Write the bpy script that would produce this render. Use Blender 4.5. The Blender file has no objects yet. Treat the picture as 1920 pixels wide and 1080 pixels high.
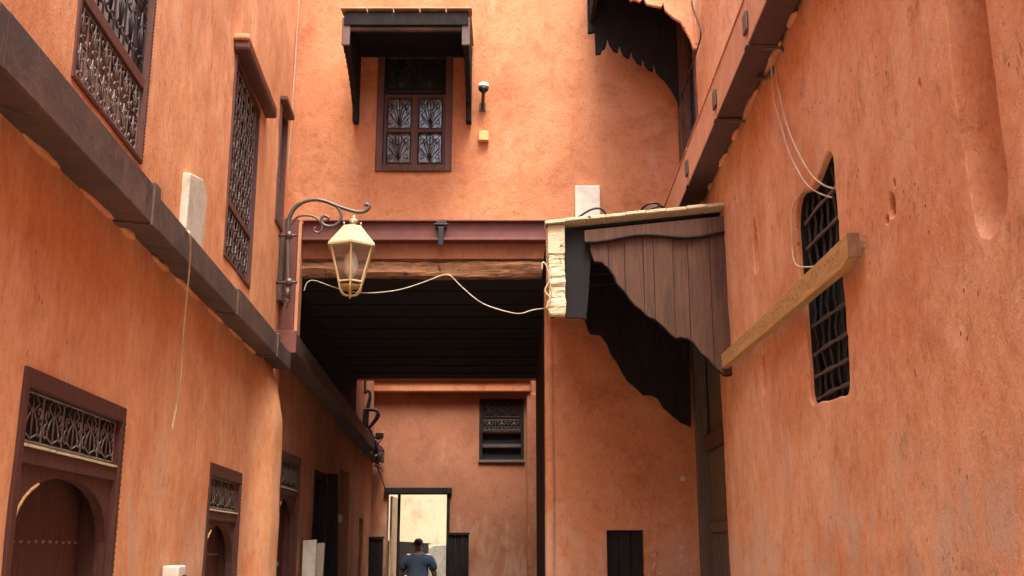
import bpy, math, random, bmesh
from mathutils import Vector, noise, geometry
random.seed(7)
C = bpy.context.scene.collection
PI = math.pi

# ------------------------------------------------------------------ camera
cam_d = bpy.data.cameras.new('camera'); cam = bpy.data.objects.new('camera', cam_d); C.objects.link(cam)
cam_d.sensor_width = 36.0; cam_d.lens = 36.0*2000/1920
cam.location = (0, 0, 1.6)
cam.rotation_euler = (math.radians(90)+math.atan(485/2000), 0, 0)
cam_d.clip_start = 0.05; cam_d.clip_end = 500
bpy.context.scene.camera = cam

# ------------------------------------------------------------------ sky, sun, exposure
SUN_EL, SUN_AZ = math.radians(69), math.radians(170)     # azimuth from +Y clockwise: behind the camera
w = bpy.data.worlds.new('World'); bpy.context.scene.world = w; w.use_nodes = True
nt = w.node_tree; nt.nodes.clear()
sky = nt.nodes.new('ShaderNodeTexSky'); sky.sky_type = 'NISHITA'; sky.sun_disc = False
sky.sun_elevation = SUN_EL; sky.sun_rotation = SUN_AZ; sky.air_density = 1.0; sky.dust_density = 6.0; sky.ozone_density = 1.0
bg = nt.nodes.new('ShaderNodeBackground'); bg.inputs['Strength'].default_value = 0.15
wo = nt.nodes.new('ShaderNodeOutputWorld')
nt.links.new(sky.outputs[0], bg.inputs[0]); nt.links.new(bg.outputs[0], wo.inputs[0])
sd = bpy.data.lights.new('sun', 'SUN'); sd.energy = 1.5; sd.angle = math.radians(24); sd.color = (1, .95, .86)
sun = bpy.data.objects.new('sun', sd); C.objects.link(sun)
dirv = Vector((math.sin(SUN_AZ)*math.cos(SUN_EL), math.cos(SUN_AZ)*math.cos(SUN_EL), math.sin(SUN_EL)))
sun.rotation_euler = dirv.to_track_quat('Z', 'Y').to_euler(); sun.location = (0, -3, 14)
vs = bpy.context.scene.view_settings
vs.view_transform = 'Standard'; vs.look = 'None'; vs.gamma = 1; vs.use_curve_mapping = False
vs.exposure = 2.05
try:
    bpy.context.scene.cycles.max_bounces = 9; bpy.context.scene.cycles.diffuse_bounces = 6
except Exception: pass

# ------------------------------------------------------------------ materials
def newmat(name):
    m = bpy.data.materials.new(name); m.use_nodes = True
    t = m.node_tree; t.nodes.clear()
    b = t.nodes.new('ShaderNodeBsdfPrincipled'); o = t.nodes.new('ShaderNodeOutputMaterial')
    t.links.new(b.outputs[0], o.inputs[0])
    return m, t, b
def N(t, kind, **k):
    n = t.nodes.new(kind)
    for a, v in k.items():
        if a in n.inputs: n.inputs[a].default_value = v
        else: setattr(n, a, v)
    return n
def mapped(t, sc, rot=(0, 0, 0)):
    g = t.nodes.new('ShaderNodeNewGeometry'); mp = t.nodes.new('ShaderNodeMapping')
    mp.inputs['Scale'].default_value = sc; mp.inputs['Rotation'].default_value = rot
    t.links.new(g.outputs['Position'], mp.inputs[0]); return mp.outputs[0]
def noi(t, vec, scale, detail=4, rough=.55, dist=0.0):
    n = t.nodes.new('ShaderNodeTexNoise'); n.inputs['Scale'].default_value = scale
    n.inputs['Detail'].default_value = detail; n.inputs['Roughness'].default_value = rough
    n.inputs['Distortion'].default_value = dist
    t.links.new(vec, n.inputs['Vector']); return n.outputs[0]
def ramp(t, fac, stops, interp='LINEAR'):
    r = t.nodes.new('ShaderNodeValToRGB'); e = r.color_ramp.elements; r.color_ramp.interpolation = interp
    while len(e) > 1: e.remove(e[-1])
    e[0].position = stops[0][0]; e[0].color = col4(stops[0][1])
    for p, c in stops[1:]:
        x = e.new(p); x.color = col4(c)
    t.links.new(fac, r.inputs[0]); return r.outputs[0]
def col4(c):
    if isinstance(c, (int, float)): return (c, c, c, 1)
    return (c[0], c[1], c[2], 1)
def mixc(t, fac, a, b, mode='MIX'):
    m = t.nodes.new('ShaderNodeMix'); m.data_type = 'RGBA'; m.blend_type = mode
    for sock, v in ((m.inputs[0], fac), (m.inputs[6], a), (m.inputs[7], b)):
        if isinstance(v, bpy.types.NodeSocket): t.links.new(v, sock)
        elif sock is m.inputs[0]: sock.default_value = v
        else: sock.default_value = col4(v)
    return m.outputs[2]
def math_(t, op, a, b):
    m = t.nodes.new('ShaderNodeMath'); m.operation = op
    for i, v in enumerate((a, b)):
        if isinstance(v, bpy.types.NodeSocket): t.links.new(v, m.inputs[i])
        else: m.inputs[i].default_value = v
    return m.outputs[0]
def bump(t, b, h, strength, dist=.02):
    n = t.nodes.new('ShaderNodeBump'); n.inputs['Strength'].default_value = strength; n.inputs['Distance'].default_value = dist
    t.links.new(h, n.inputs['Height']); t.links.new(n.outputs[0], b.inputs['Normal'])

def plaster(name, base, pale, deep, streak=.35, grain=1.0, rot=(0, 0, 0), swirl=.3, pits=1.0, wash=0.0, blots=.8):
    m, t, b = newmat(name)
    v = mapped(t, (1, 1, streak), rot); vi = mapped(t, (1, 1, 1))
    big = noi(t, vi, .8, 5, .62, .2)
    mid = noi(t, v, 4.2, 9, .66, swirl)
    fine = noi(t, v, 19, 7, .68, .15)
    grainy = noi(t, vi, 95, 3, .7)
    c = mixc(t, ramp(t, mid, [(.40, 0), (.66, .85)]), base, pale)
    c = mixc(t, ramp(t, big, [(.44, 0), (.66, .8)]), c, deep)
    blot = noi(t, vi, 2.3, 8, .7, .8)
    c = mixc(t, ramp(t, blot, [(.50, 0), (.70, blots)]), c, tuple(x*.72 for x in deep))
    c = mixc(t, ramp(t, blot, [(.28, .6), (.42, 0)]), c, pale)
    speck = noi(t, v, 48, 4, .75)
    c = mixc(t, math_(t, 'MULTIPLY', ramp(t, speck, [(.55, 0), (.66, 1)]), .30), c, tuple(x*.6 for x in deep))
    c = mixc(t, math_(t, 'MULTIPLY', ramp(t, speck, [(.33, 1), (.43, 0)]), .30), c, pale)
    c = mixc(t, math_(t, 'MULTIPLY', ramp(t, fine, [(.50, 0), (.68, 1)]), .35), c, pale)
    c = mixc(t, math_(t, 'MULTIPLY', ramp(t, fine, [(.30, 1), (.44, 0)]), .45), c, tuple(x*.6 for x in deep))
    # short trowel nicks: thin valleys, only inside some patches
    ln = noi(t, v, 7.5, 9, .72, .5)
    lines = ramp(t, ln, [(.488, 0), (.498, 1), (.502, 1), (.512, 0)])
    gate = ramp(t, noi(t, vi, 5.5, 3, .6), [(.56, 0), (.64, 1)])
    lm = math_(t, 'MULTIPLY', math_(t, 'MULTIPLY', lines, gate), .45)
    c = mixc(t, lm, c, tuple(x*.45 for x in deep))
    vo = t.nodes.new('ShaderNodeTexVoronoi'); vo.inputs['Scale'].default_value = 21; t.links.new(v, vo.inputs['Vector'])
    pit = ramp(t, vo.outputs['Distance'], [(.08, 1), (.15, 0)])
    pg = ramp(t, noi(t, vi, 2.7, 3, .5), [(.52, 0), (.62, 1)])
    pm = math_(t, 'MULTIPLY', math_(t, 'MULTIPLY', pit, pg), .7*pits)
    c = mixc(t, pm, c, tuple(x*.3 for x in deep))
    if wash:      # salt bloom creeping up from the damp foot of the wall, and a few pale drips
        g = t.nodes.new('ShaderNodeNewGeometry'); sx = t.nodes.new('ShaderNodeSeparateXYZ'); t.links.new(g.outputs['Position'], sx.inputs[0])
        zz = t.nodes.new('ShaderNodeMapRange'); zz.inputs['From Min'].default_value = 2.5; zz.inputs['From Max'].default_value = 1.1
        t.links.new(sx.outputs[2], zz.inputs[0])
        wn = noi(t, mapped(t, (1, 1, .45)), 3.3, 8, .7, .4)
        wm = math_(t, 'MULTIPLY', ramp(t, math_(t, 'ADD', math_(t, 'MULTIPLY', zz.outputs[0], .22), wn), [(.60, 0), (.74, 1)]), wash)
        c = mixc(t, wm, c, (.62, .43, .31))
        dr = noi(t, mapped(t, (1, 1, .06)), 9, 4, .6); dm = math_(t, 'MULTIPLY', ramp(t, dr, [(.64, 0), (.70, 1)]), .28*wash)
        c = mixc(t, dm, c, tuple(x*.55 for x in deep))
    t.links.new(c, b.inputs['Base Color'])
    b.inputs['Roughness'].default_value = .92; b.inputs['Specular IOR Level'].default_value = .25
    h = math_(t, 'ADD', math_(t, 'MULTIPLY', mid, .8), math_(t, 'MULTIPLY', fine, .45))
    h = math_(t, 'ADD', h, math_(t, 'MULTIPLY', grainy, .16)); h = math_(t, 'ADD', h, math_(t, 'MULTIPLY', speck, .22))
    h = math_(t, 'SUBTRACT', h, math_(t, 'MULTIPLY', pm, .5))
    h = math_(t, 'SUBTRACT', h, math_(t, 'MULTIPLY', lm, .3))
    bump(t, b, h, .42*grain, .028)
    return m
def wood(name, c1, c2, sc=(6, 6, 1), rough=.6, bs=.4, spec=.3, chips=None):
    m, t, b = newmat(name)
    v = mapped(t, sc)
    n1 = noi(t, v, 3, 6, .65, 1.2); n2 = noi(t, v, 18, 3, .6)
    c = mixc(t, ramp(t, n1, [(.35, 0), (.65, 1)]), c1, c2)
    c = mixc(t, math_(t, 'MULTIPLY', ramp(t, n2, [(.5, 0), (.7, 1)]), .4), c, tuple(x*.5 for x in c1))
    if chips:
        n3 = noi(t, mapped(t, (1, 1, 1)), 9, 7, .7, .6)
        c = mixc(t, ramp(t, n3, [(.60, 0), (.64, 1)]), c, chips)
    t.links.new(c, b.inputs['Base Color']); b.inputs['Roughness'].default_value = rough
    b.inputs['Specular IOR Level'].default_value = spec
    bump(t, b, math_(t, 'ADD', n1, math_(t, 'MULTIPLY', n2, .5)), bs, .01)
    return m
def metal(name, c, rough=.5, metallic=0.0, rust=None, bs=.15):
    m, t, b = newmat(name)
    v = mapped(t, (1, 1, 1)); n1 = noi(t, v, 7, 6, .65, .5)
    col = mixc(t, ramp(t, n1, [(.45, 0), (.65, .8)]), c, rust or tuple(x*.7 for x in c))
    t.links.new(col, b.inputs['Base Color']); b.inputs['Roughness'].default_value = rough; b.inputs['Metallic'].default_value = metallic
    bump(t, b, noi(t, v, 60, 3), bs, .004)
    return m

ORB, ORP, ORD = (.60, .235, .108), (.68, .30, .155), (.50, .17, .072)
M = {}
M['pl_left'] = plaster('orange_plaster_trowelled', (.70, .305, .135), (.80, .44, .235), (.60, .22, .082), .40, 1.2, wash=.6, blots=.35)
M['pl_front'] = plaster('orange_plaster_smooth', (.53, .215, .10), (.60, .275, .14), (.45, .16, .068), .9, 1.1, swirl=.6, wash=.4)
M['pl_right'] = plaster('orange_plaster_rough', (.72, .335, .165), (.83, .49, .295), (.62, .24, .10), .62, 1.9, pits=1.3, wash=.7, blots=.35)
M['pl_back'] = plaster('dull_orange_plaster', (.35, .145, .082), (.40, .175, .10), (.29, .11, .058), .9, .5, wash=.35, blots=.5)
M['pl_corr'] = plaster('grimy_brown_orange_plaster', (.42, .18, .095), (.48, .23, .13), (.31, .12, .06), .5, .7, wash=.3, blots=.5)  # orange plaster darkened to carry the passage's weaker light
M['soot'] = plaster('sooty_plaster', (.10, .06, .042), (.14, .085, .055), (.05, .035, .028), .9, .6)  # shade of the passage side is put into this plaster colour
M['cream'] = plaster('cream_stucco', (.50, .42, .27), (.55, .47, .32), (.47, .34, .20), .9, .5, pits=1)
M['blackwood'] = wood('blackened_wood', (.019, .018, .017), (.03, .027, .025), rough=.95, spec=.06)
M['maroon'] = wood('maroon_painted_wood', (.10, .042, .034), (.13, .055, .04), rough=.55)
M['maroon_lit'] = wood('faded_maroon_plank', (.145, .078, .052), (.085, .052, .040), (8, 8, .6), rough=.85, spec=.1)
M['door'] = wood('red_brown_door_wood', (.11, .042, .029), (.07, .028, .022), (7, 7, .8), rough=.6)
M['oldgrey'] = wood('weathered_grey_door_wood', (.10, .085, .065), (.14, .115, .085), (9, 9, .7), rough=.8)
m_, t_, b_ = newmat('worn_dark_brown_steel'); v_ = mapped(t_, (1, 1, 1))
c_ = mixc(t_, ramp(t_, noi(t_, v_, 2.2, 7, .7, .5), [(.42, 0), (.60, 1)]), (.058, .040, .034), (.115, .068, .048))
c_ = mixc(t_, ramp(t_, noi(t_, v_, 6, 8, .75, .3), [(.60, 0), (.66, 1)]), c_, (.17, .085, .05))
c_ = mixc(t_, ramp(t_, noi(t_, v_, 5, 6, .7, .9), [(.30, 1), (.37, 0)]), c_, (.028, .022, .02))
c_ = mixc(t_, ramp(t_, noi(t_, mapped(t_, (1, 1, .12)), 14, 5, .7), [(.62, 0), (.70, .5)]), c_, (.20, .12, .085))
t_.links.new(c_, b_.inputs['Base Color']); b_.inputs['Roughness'].default_value = .7
bump(t_, b_, math_(t_, 'ADD', noi(t_, v_, 3, 5, .6), math_(t_, 'MULTIPLY', noi(t_, v_, 40, 4, .7), .15)), .35, .03); M['brownpaint'] = m_
M['redsteel'] = metal('red_brown_painted_steel', (.15, .045, .034), .55, 0, (.20, .065, .045))
M['rustsoff'] = metal('brown_soffit_steel', (.085, .042, .035), .65, 0, (.12, .06, .046))
M['pinksteel'] = metal('faded_red_painted_steel', (.56, .25, .13), .7, 0, (.64, .33, .19))
M['timber'] = wood('splintered_timber_lintel', (.36, .17, .075), (.13, .065, .034), (1.3, 6, 9), rough=.85, bs=1.0, chips=(.05, .028, .02))
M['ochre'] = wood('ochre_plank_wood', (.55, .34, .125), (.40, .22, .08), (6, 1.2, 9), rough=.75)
M['ochre_end'] = wood('plank_end_grain', (.20, .10, .055), (.26, .14, .07), rough=.8)
M['palewood'] = wood('bleached_pale_wood', (.62, .54, .33), (.72, .64, .42), (3, 3, 14), rough=.8, bs=1.0, chips=(.10, .07, .04))
M['iron'] = metal('black_iron', (.022, .022, .024), .45, .2)
M['greyiron'] = metal('grey_painted_iron', (.09, .085, .08), .45, .3, (.14, .09, .06))
M['greyscroll'] = metal('silver_grey_scrollwork', (.19, .165, .145), .45, .35, (.11, .08, .065))
M['white'] = metal('white_plastic', (.72, .69, .58), .5)
M['cement'] = plaster('pale_cement', (.56, .52, .41), (.62, .58, .47), (.46, .40, .30), .8, .5)
M['peel'] = wood('peeling_leaf_wood', (.66, .38, .16), (.72, .55, .32), (4, 4, .7), rough=.8, bs=.8, chips=(.30, .13, .05))
M['blacksoot'] = metal('soot_blackened_ceiling', (.011, .010, .010), 1.0)  # soot black of the ceiling; also painted shade in the canopy gap
M['gold'] = metal('lantern_pale_gold', (.74, .56, .26), .38, .15, (.62, .50, .28))
M['cap'] = metal('lantern_sun_bleached_cap', (.46, .38, .22), .5, .05, (.38, .32, .20))
M['chalk'] = metal('white_chalk', (.70, .52, .42), .9)
M['cable_w'] = metal('white_cable', (.62, .54, .38), .6, 0, (.40, .31, .2))
M['cable_b'] = metal('black_cable', (.025, .022, .022), .5)
M['cable_beige'] = metal('beige_cable', (.55, .40, .25), .5)
M['cream_paint'] = metal('cream_line_paint', (.62, .48, .34), .6)
M['yellowbox'] = metal('yellow_plastic', (.66, .44, .16), .5)
M['skin'] = metal('brown_skin', (.17, .085, .055), .5)
M['hair'] = metal('cropped_black_hair', (.03, .022, .018), .8)
M['shirt'] = wood('blue_grey_cotton', (.06, .085, .13), (.045, .066, .10), (4, 4, 4), rough=.9, bs=.2)
M['jeans'] = metal('dark_trousers', (.03, .03, .035), .9)
M['paving'] = plaster('grey_pavement', (.24, .20, .17), (.28, .23, .19), (.17, .14, .12), 1, .7)
M['pebble'] = plaster('speckled_grey_render', (.26, .24, .19), (.34, .31, .25), (.14, .13, .10), 1, 1.5)
M['riser'] = metal('black_riser_tile', (.02, .02, .02), .3)
M['tread'] = metal('white_marble_tread', (.75, .73, .70), .3)
M['tilec'] = metal('roof_edge_tile', (.34, .20, .12), .7, 0, (.45, .33, .2))
def glassmat(name, dark, pale, amount, sc=6.0, rough=.12):
    m, t, b = newmat(name)
    v = mapped(t, (1, 1, .6)); n = noi(t, v, sc, 5, .6, 1.2)
    c = mixc(t, ramp(t, n, [(1-amount-.08, 0), (1-amount+.08, 1)]), dark, pale)  # pale mottling paints whitish reflections into the pane colour
    t.links.new(c, b.inputs['Base Color']); b.inputs['Roughness'].default_value = rough
    b.inputs['Specular IOR Level'].default_value = .7
    return m
M['pane_curtain'] = glassmat('pane_with_white_curtain', (.20, .21, .22), (.72, .72, .72), .62)
M['pane_mixed'] = glassmat('dusty_pane', (.12, .10, .09), (.72, .60, .54), .60, 9)
M['pane_dark'] = glassmat('dark_pane', (.018, .018, .019), (.06, .055, .05), .35)
M['pane_cool'] = glassmat('grey_green_pane', (.09, .09, .085), (.33, .36, .36), .5, 8)
M['void'] = metal('dark_unlit_backing', (.02, .02, .021), .9)
m_, t_, b_ = newmat('lantern_glass'); b_.inputs['Base Color'].default_value = (.9, .82, .72, 1)
b_.inputs['Transmission Weight'].default_value = .93; b_.inputs['Roughness'].default_value = .22; b_.inputs['IOR'].default_value = 1.1
M['glass'] = m_
M['bulb'] = metal('milk_glass_bulb', (.85, .8, .68), .3)

# ------------------------------------------------------------------ mesh helpers
class Plane:
    def __init__(s, O, S, Nn): s.O, s.S, s.N = Vector(O), Vector(S), Vector(Nn)
    def __call__(s, a, z, n=0.0):
        p = s.O+s.S*a+s.N*n; return Vector((p.x, p.y, z))
LW = Plane((-1.523, 0, 0), (-.0607, 1, 0), (1, .0607, 0))       # left wall, a = Y
CW = Plane((-1.99, 0, 0), (-.012, 1, 0), (1, .012, 0))          # corridor left wall
RW = Plane((1.41, 0, 0), (.02, 1, 0), (-1, .02, 0))             # right wall
FW = Plane((0, 9.5, 0), (1, 0, 0), (0, -1, 0))                  # front wall, a = X
BW = Plane((0, 17, 0), (1, 0, 0), (0, -1, 0))                   # back wall
def YP(y): return Plane((0, y, 0), (1, 0, 0), (0, -1, 0))

class MB:
    def __init__(s): s.v = []; s.f = []
    def add(s, vs, fs):
        k = len(s.v); s.v += [tuple(v) for v in vs]; s.f += [tuple(i+k for i in f) for f in fs]; return s
    def hexa(s, p): # 8 points: bottom quad 0-3, top quad 4-7
        return s.add(p, [(0, 3, 2, 1), (4, 5, 6, 7), (0, 1, 5, 4), (1, 2, 6, 5), (2, 3, 7, 6), (3, 0, 4, 7)])
    def pbox(s, P, a0, a1, z0, z1, n0, n1):
        return s.hexa([P(a0, z0, n0), P(a1, z0, n0), P(a1, z0, n1), P(a0, z0, n1), P(a0, z1, n0), P(a1, z1, n0), P(a1, z1, n1), P(a0, z1, n1)])
    def box(s, x0, x1, y0, y1, z0, z1):
        return s.hexa([(x0, y0, z0), (x1, y0, z0), (x1, y1, z0), (x0, y1, z0), (x0, y0, z1), (x1, y0, z1), (x1, y1, z1), (x0, y1, z1)])
    def prism(s, P, poly, n0, n1):
        k = len(poly); A = [P(a, z, n0) for a, z in poly]; B = [P(a, z, n1) for a, z in poly]
        tris = geometry.tessellate_polygon([[Vector((a, z, 0)) for a, z in poly]])
        fs = [tuple(t) for t in tris]+[tuple(i+k for i in reversed(t)) for t in tris]
        fs += [(i, (i+1) % k, (i+1) % k+k, i+k) for i in range(k)]
        return s.add(A+B, fs)
    def tube(s, pts, r, sides=6, caps=True):
        pts = [Vector(p) for p in pts]; n = len(pts)
        rr = r if isinstance(r, (list, tuple)) else [r]*n
        vs = []; up = None
        for i, p in enumerate(pts):
            d = (pts[min(i+1, n-1)]-pts[max(i-1, 0)])
            if d.length < 1e-9: d = Vector((0, 0, 1))
            d.normalize()
            if up is None:
                up = Vector((0, 0, 1)) if abs(d.z) < .9 else Vector((1, 0, 0))
            u = (up-d*up.dot(d))
            if u.length < 1e-6: u = d.orthogonal()
            u.normalize(); up = u; q = d.cross(u)
            for k in range(sides):
                a = 2*PI*k/sides; vs.append(p+(u*math.cos(a)+q*math.sin(a))*rr[i])
        fs = [(i*sides+k, i*sides+(k+1) % sides, (i+1)*sides+(k+1) % sides, (i+1)*sides+k) for i in range(n-1) for k in range(sides)]
        if caps: fs += [tuple(reversed(range(sides))), tuple(range((n-1)*sides, n*sides))]
        return s.add(vs, fs)
    def lathe(s, c, prof, sides=16, ax=None):
        c = Vector(c); vs = []
        for r, z in prof:
            for k in range(sides):
                a = 2*PI*k/sides+PI/sides; vs.append(c+Vector((r*math.cos(a), r*math.sin(a), z)))
        n = len(prof)
        fs = [(i*sides+k, i*sides+(k+1) % sides, (i+1)*sides+(k+1) % sides, (i+1)*sides+k) for i in range(n-1) for k in range(sides)]
        fs += [tuple(reversed(range(sides))), tuple(range((n-1)*sides, n*sides))]
        return s.add(vs, fs)
    def build(s, name, mat, parent=None, smooth=False, bevel=0, fix=True):
        o0 = origin(parent)
        me = bpy.data.meshes.new(name); me.from_pydata([(v[0]-o0.x, v[1]-o0.y, v[2]-o0.z) for v in s.v], [], s.f)
        if fix:
            bm = bmesh.new(); bm.from_mesh(me); bmesh.ops.recalc_face_normals(bm, faces=bm.faces); bm.to_mesh(me); bm.free()
        me.materials.append(M[mat] if isinstance(mat, str) else mat)
        if smooth: me.polygons.foreach_set('use_smooth', [True]*len(me.polygons))
        o = bpy.data.objects.new(name, me); C.objects.link(o)
        if parent: o.parent = parent
        if bevel:
            b = o.modifiers.new('bevel', 'BEVEL'); b.width = bevel; b.segments = 2; b.limit_method = 'ANGLE'; b.angle_limit = .6
        return o
def origin(o):
    v = Vector((0, 0, 0))
    while o: v += Vector(o.location); o = o.parent
    return v
def tag(o, label=None, cat=None, group=None, kind=None):
    for k, v in (('label', label), ('category', cat), ('group', group), ('kind', kind)):
        if v: o[k] = v
    return o
def thing(name, label, cat, loc, group=None):
    o = bpy.data.objects.new(name, None); C.objects.link(o); o.location = loc; o.empty_display_size = .2
    return tag(o, label, cat, group)
def part(name, parent, loc=None):
    o = bpy.data.objects.new(name, None); C.objects.link(o); o.parent = parent; o.empty_display_size = .1
    return o
def B(P, name, mat, parent, a0, a1, z0, z1, n0, n1, bevel=.004):
    return MB().pbox(P, a0, a1, z0, z1, n0, n1).build(name, mat, parent, bevel=bevel)
def smooth_path(pts, n=8):
    pts = [Vector(p) for p in pts]; out = []
    for i in range(len(pts)-1):
        p0, p1, p2, p3 = pts[max(i-1, 0)], pts[i], pts[i+1], pts[min(i+2, len(pts)-1)]
        for k in range(n):
            t = k/n
            out.append(.5*((2*p1)+(p2-p0)*t+(2*p0-5*p1+4*p2-p3)*t*t+(3*p1-p0-3*p2+p3)*t**3))
    out.append(pts[-1]); return out
def pip(x, y, poly):
    c = False; j = len(poly)-1
    for i in range(len(poly)):
        xi, yi = poly[i]; xj, yj = poly[j]
        if (yi > y) != (yj > y) and x < (xj-xi)*(y-yi)/(yj-yi)+xi: c = not c
        j = i
    return c
def segd(x, y, poly):
    best = 9; k = len(poly)
    for i in range(k):
        ax, ay = poly[i]; bx, by = poly[(i+1) % k]; dx, dy = bx-ax, by-ay
        t = max(0, min(1, ((x-ax)*dx+(y-ay)*dy)/(dx*dx+dy*dy+1e-12)))
        d = math.hypot(x-ax-dx*t, y-ay-dy*t)
        if d < best: best = d
    return best
def rect(a0, a1, z0, z1): return [(a0, z0), (a1, z0), (a1, z1), (a0, z1)]
def densify(poly, step):
    out = []; k = len(poly)
    for i in range(k):
        a, b = poly[i], poly[(i+1) % k]; n = max(1, int(math.hypot(b[0]-a[0], b[1]-a[1])/step))
        out += [(a[0]+(b[0]-a[0])*j/n, a[1]+(b[1]-a[1])*j/n) for j in range(n)]
    return out
def rough_outline(poly, step=.05, amp=.008, seed=0, roundn=2):
    p = densify(poly, step)
    for _ in range(roundn):
        p = [((p[i-1][0]+2*p[i][0]+p[(i+1) % len(p)][0])/4, (p[i-1][1]+2*p[i][1]+p[(i+1) % len(p)][1])/4) for i in range(len(p))]
    return [(a+amp*noise.noise(Vector((a*7+seed, z*7, 1.3))), z+amp*noise.noise(Vector((a*7, z*7+seed, 9.1)))) for a, z in p]

def wall(name, mat, P, outline, holes, step=.07, fine=None, amp=.014, parent=None, flip=False, bulge=None):
    """Uneven plaster wall. holes: dicts(poly, depth, soft, cap, capmat). A pushed-about triangulated sheet with real reveals."""
    vs = []; es = []
    def loop(poly):
        k = len(vs); vs.extend(Vector(p) for p in poly); n = len(poly); es.extend((k+i, k+(i+1) % n) for i in range(n))
    o2 = densify(outline, step*1.5); loop(o2)
    H = []
    for h in holes:
        s = h.get('soft', 0); poly = h['poly']
        if s == 0: poly = densify(poly, .12)
        h['p'] = poly; loop(poly); H.append(h)
        xs = [p[0] for p in poly]; zs = [p[1] for p in poly]; h['bb'] = (min(xs), max(xs), min(zs), max(zs))
        if s:
            k = len(poly); area = sum(poly[i][0]*poly[(i+1) % k][1]-poly[(i+1) % k][0]*poly[i][1] for i in range(k)); sg = 1 if area > 0 else -1
            for f in (.12, .35, .7, 1.05):
                for i in range(k):
                    d = Vector((poly[(i+1) % k][0]-poly[i-1][0], poly[(i+1) % k][1]-poly[i-1][1]))
                    if d.length < 1e-6: continue
                    d.normalize(); q = (poly[i][0]+d.y*sg*s*f, poly[i][1]-d.x*sg*s*f)
                    if not pip(q[0], q[1], poly): vs.append(Vector(q))
    a0, a1 = min(p[0] for p in outline), max(p[0] for p in outline); z0, z1 = min(p[1] for p in outline), max(p[1] for p in outline)
    rnd = random.Random(hash(name) % 999 if False else len(name))
    regs = [(a0, a1, z0, z1, step, None)]
    if fine: regs = [(a0, a1, z0, z1, .35, fine), (fine[0], fine[1], fine[2], fine[3], step, None)]
    for (b0, b1, y0, y1, st, excl) in regs:
        na = int((b1-b0)/st); nz = int((y1-y0)/st)
        for i in range(1, na+1):
            for j in range(1, nz+1):
                a = b0+(i-.5+rnd.uniform(-.3, .3))*(b1-b0)/na; z = y0+(j-.5+rnd.uniform(-.3, .3))*(y1-y0)/nz
                if excl and excl[0] < a < excl[1] and excl[2] < z < excl[3]: continue
                ok = True
                for h in H:
                    bb = h['bb']; mrg = max(h.get('soft', 0)*1.1, st*.35)
                    if bb[0]-mrg < a < bb[1]+mrg and bb[2]-mrg < z < bb[3]+mrg:
                        if pip(a, z, h['p']) or segd(a, z, h['p']) < mrg: ok = False; break
                if ok: vs.append(Vector((a, z)))
    rv, re, rf, *_ = geometry.delaunay_2d_cdt(vs, es, [], 0, 1e-5)
    mb = MB()
    def disp(a, z):
        q = P(a, z)
        n = amp*noise.noise(q*.9)+amp*.55*noise.noise(q*2.7+Vector((5, 1, 2)))+amp*.22*noise.noise(q*8.0)
        if bulge: n += bulge(a, z)
        for h in H:
            s = h.get('soft', 0)
            if s:
                bb = h['bb']
                if bb[0]-s < a < bb[1]+s and bb[2]-s < z < bb[3]+s:
                    d = segd(a, z, h['p'])
                    if d < s: n -= s*.8*(1-math.sqrt(max(0, 1-(1-d/s)**2)))
        return n
    V3 = [P(v.x, v.y, disp(v.x, v.y)) for v in rv]
    F = []
    for f in rf:
        cx = sum(rv[i].x for i in f)/3; cz = sum(rv[i].y for i in f)/3
        if not pip(cx, cz, o2): continue
        if any(h['bb'][0] < cx < h['bb'][1] and h['bb'][2] < cz < h['bb'][3] and pip(cx, cz, h['p']) for h in H): continue
        F.append(f)
    mb.add(V3, F); nsheet = len(F)
    for h in H:
        p = h['p']; k = len(p); d = h.get('depth', .2)
        A = [P(a, z, disp(a, z)) for a, z in p]
        Bk = [P(a, z, -d+.004*noise.noise(Vector((a*9, z*9, 3)))) for a, z in p]
        mb.add(A+Bk, [(i, i+k, (i+1) % k+k, (i+1) % k) for i in range(k)])
        if h.get('cap'):
            tris = geometry.tessellate_polygon([[Vector((a, z, 0)) for a, z in p]])
            mb.add(Bk, [tuple(t) for t in tris])
    o = mb.build(name, mat, parent, smooth=False, fix=False)
    me = o.data; bm = bmesh.new(); bm.from_mesh(me); bm.faces.ensure_lookup_table()
    bmesh.ops.recalc_face_normals(bm, faces=bm.faces[:nsheet])
    for i in range(len(bm.faces)): bm.faces[i].smooth = True
    s = sum((f.normal.dot(P.N) for f in bm.faces[:200]), 0)
    if s < 0: bmesh.ops.reverse_faces(bm, faces=bm.faces[:nsheet])
    bm.to_mesh(me); bm.free()
    return o

# ------------------------------------------------------------------ ironwork shapes (2-D, returned as lists of polylines)
def spiral(cx, cz, r0, a0, turns, dirn=1, r1=.15, n=14):
    return [(cx+(r0*(1-t)+r0*r1*t)*math.cos(a0+dirn*2*PI*turns*t), cz+(r0*(1-t)+r0*r1*t)*math.sin(a0+dirn*2*PI*turns*t)) for t in [i/n for i in range(n+1)]]
def cscroll(cx, cz, w, h, m=1):
    top = spiral(cx, cz+h*.30, w*.5, -PI/2 if m > 0 else -PI/2, .95, -m, .25)
    bot = spiral(cx, cz-h*.30, w*.5, PI/2, .95, m, .25)
    top = [(x-m*w*.0, z) for x, z in top]
    return [list(reversed(top))+bot] if False else [top, bot, [(cx, cz+h*.30-w*.5), (cx+m*w*.32, cz), (cx, cz-h*.30+w*.5)]]
def poly_tubes(P, lines, n, r, name, mat, parent, sides=4):
    mb = MB()
    for l in lines: mb.tube([P(a, z, n) for a, z in l], r, sides)
    return mb.build(name, mat, parent, smooth=True)
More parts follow.
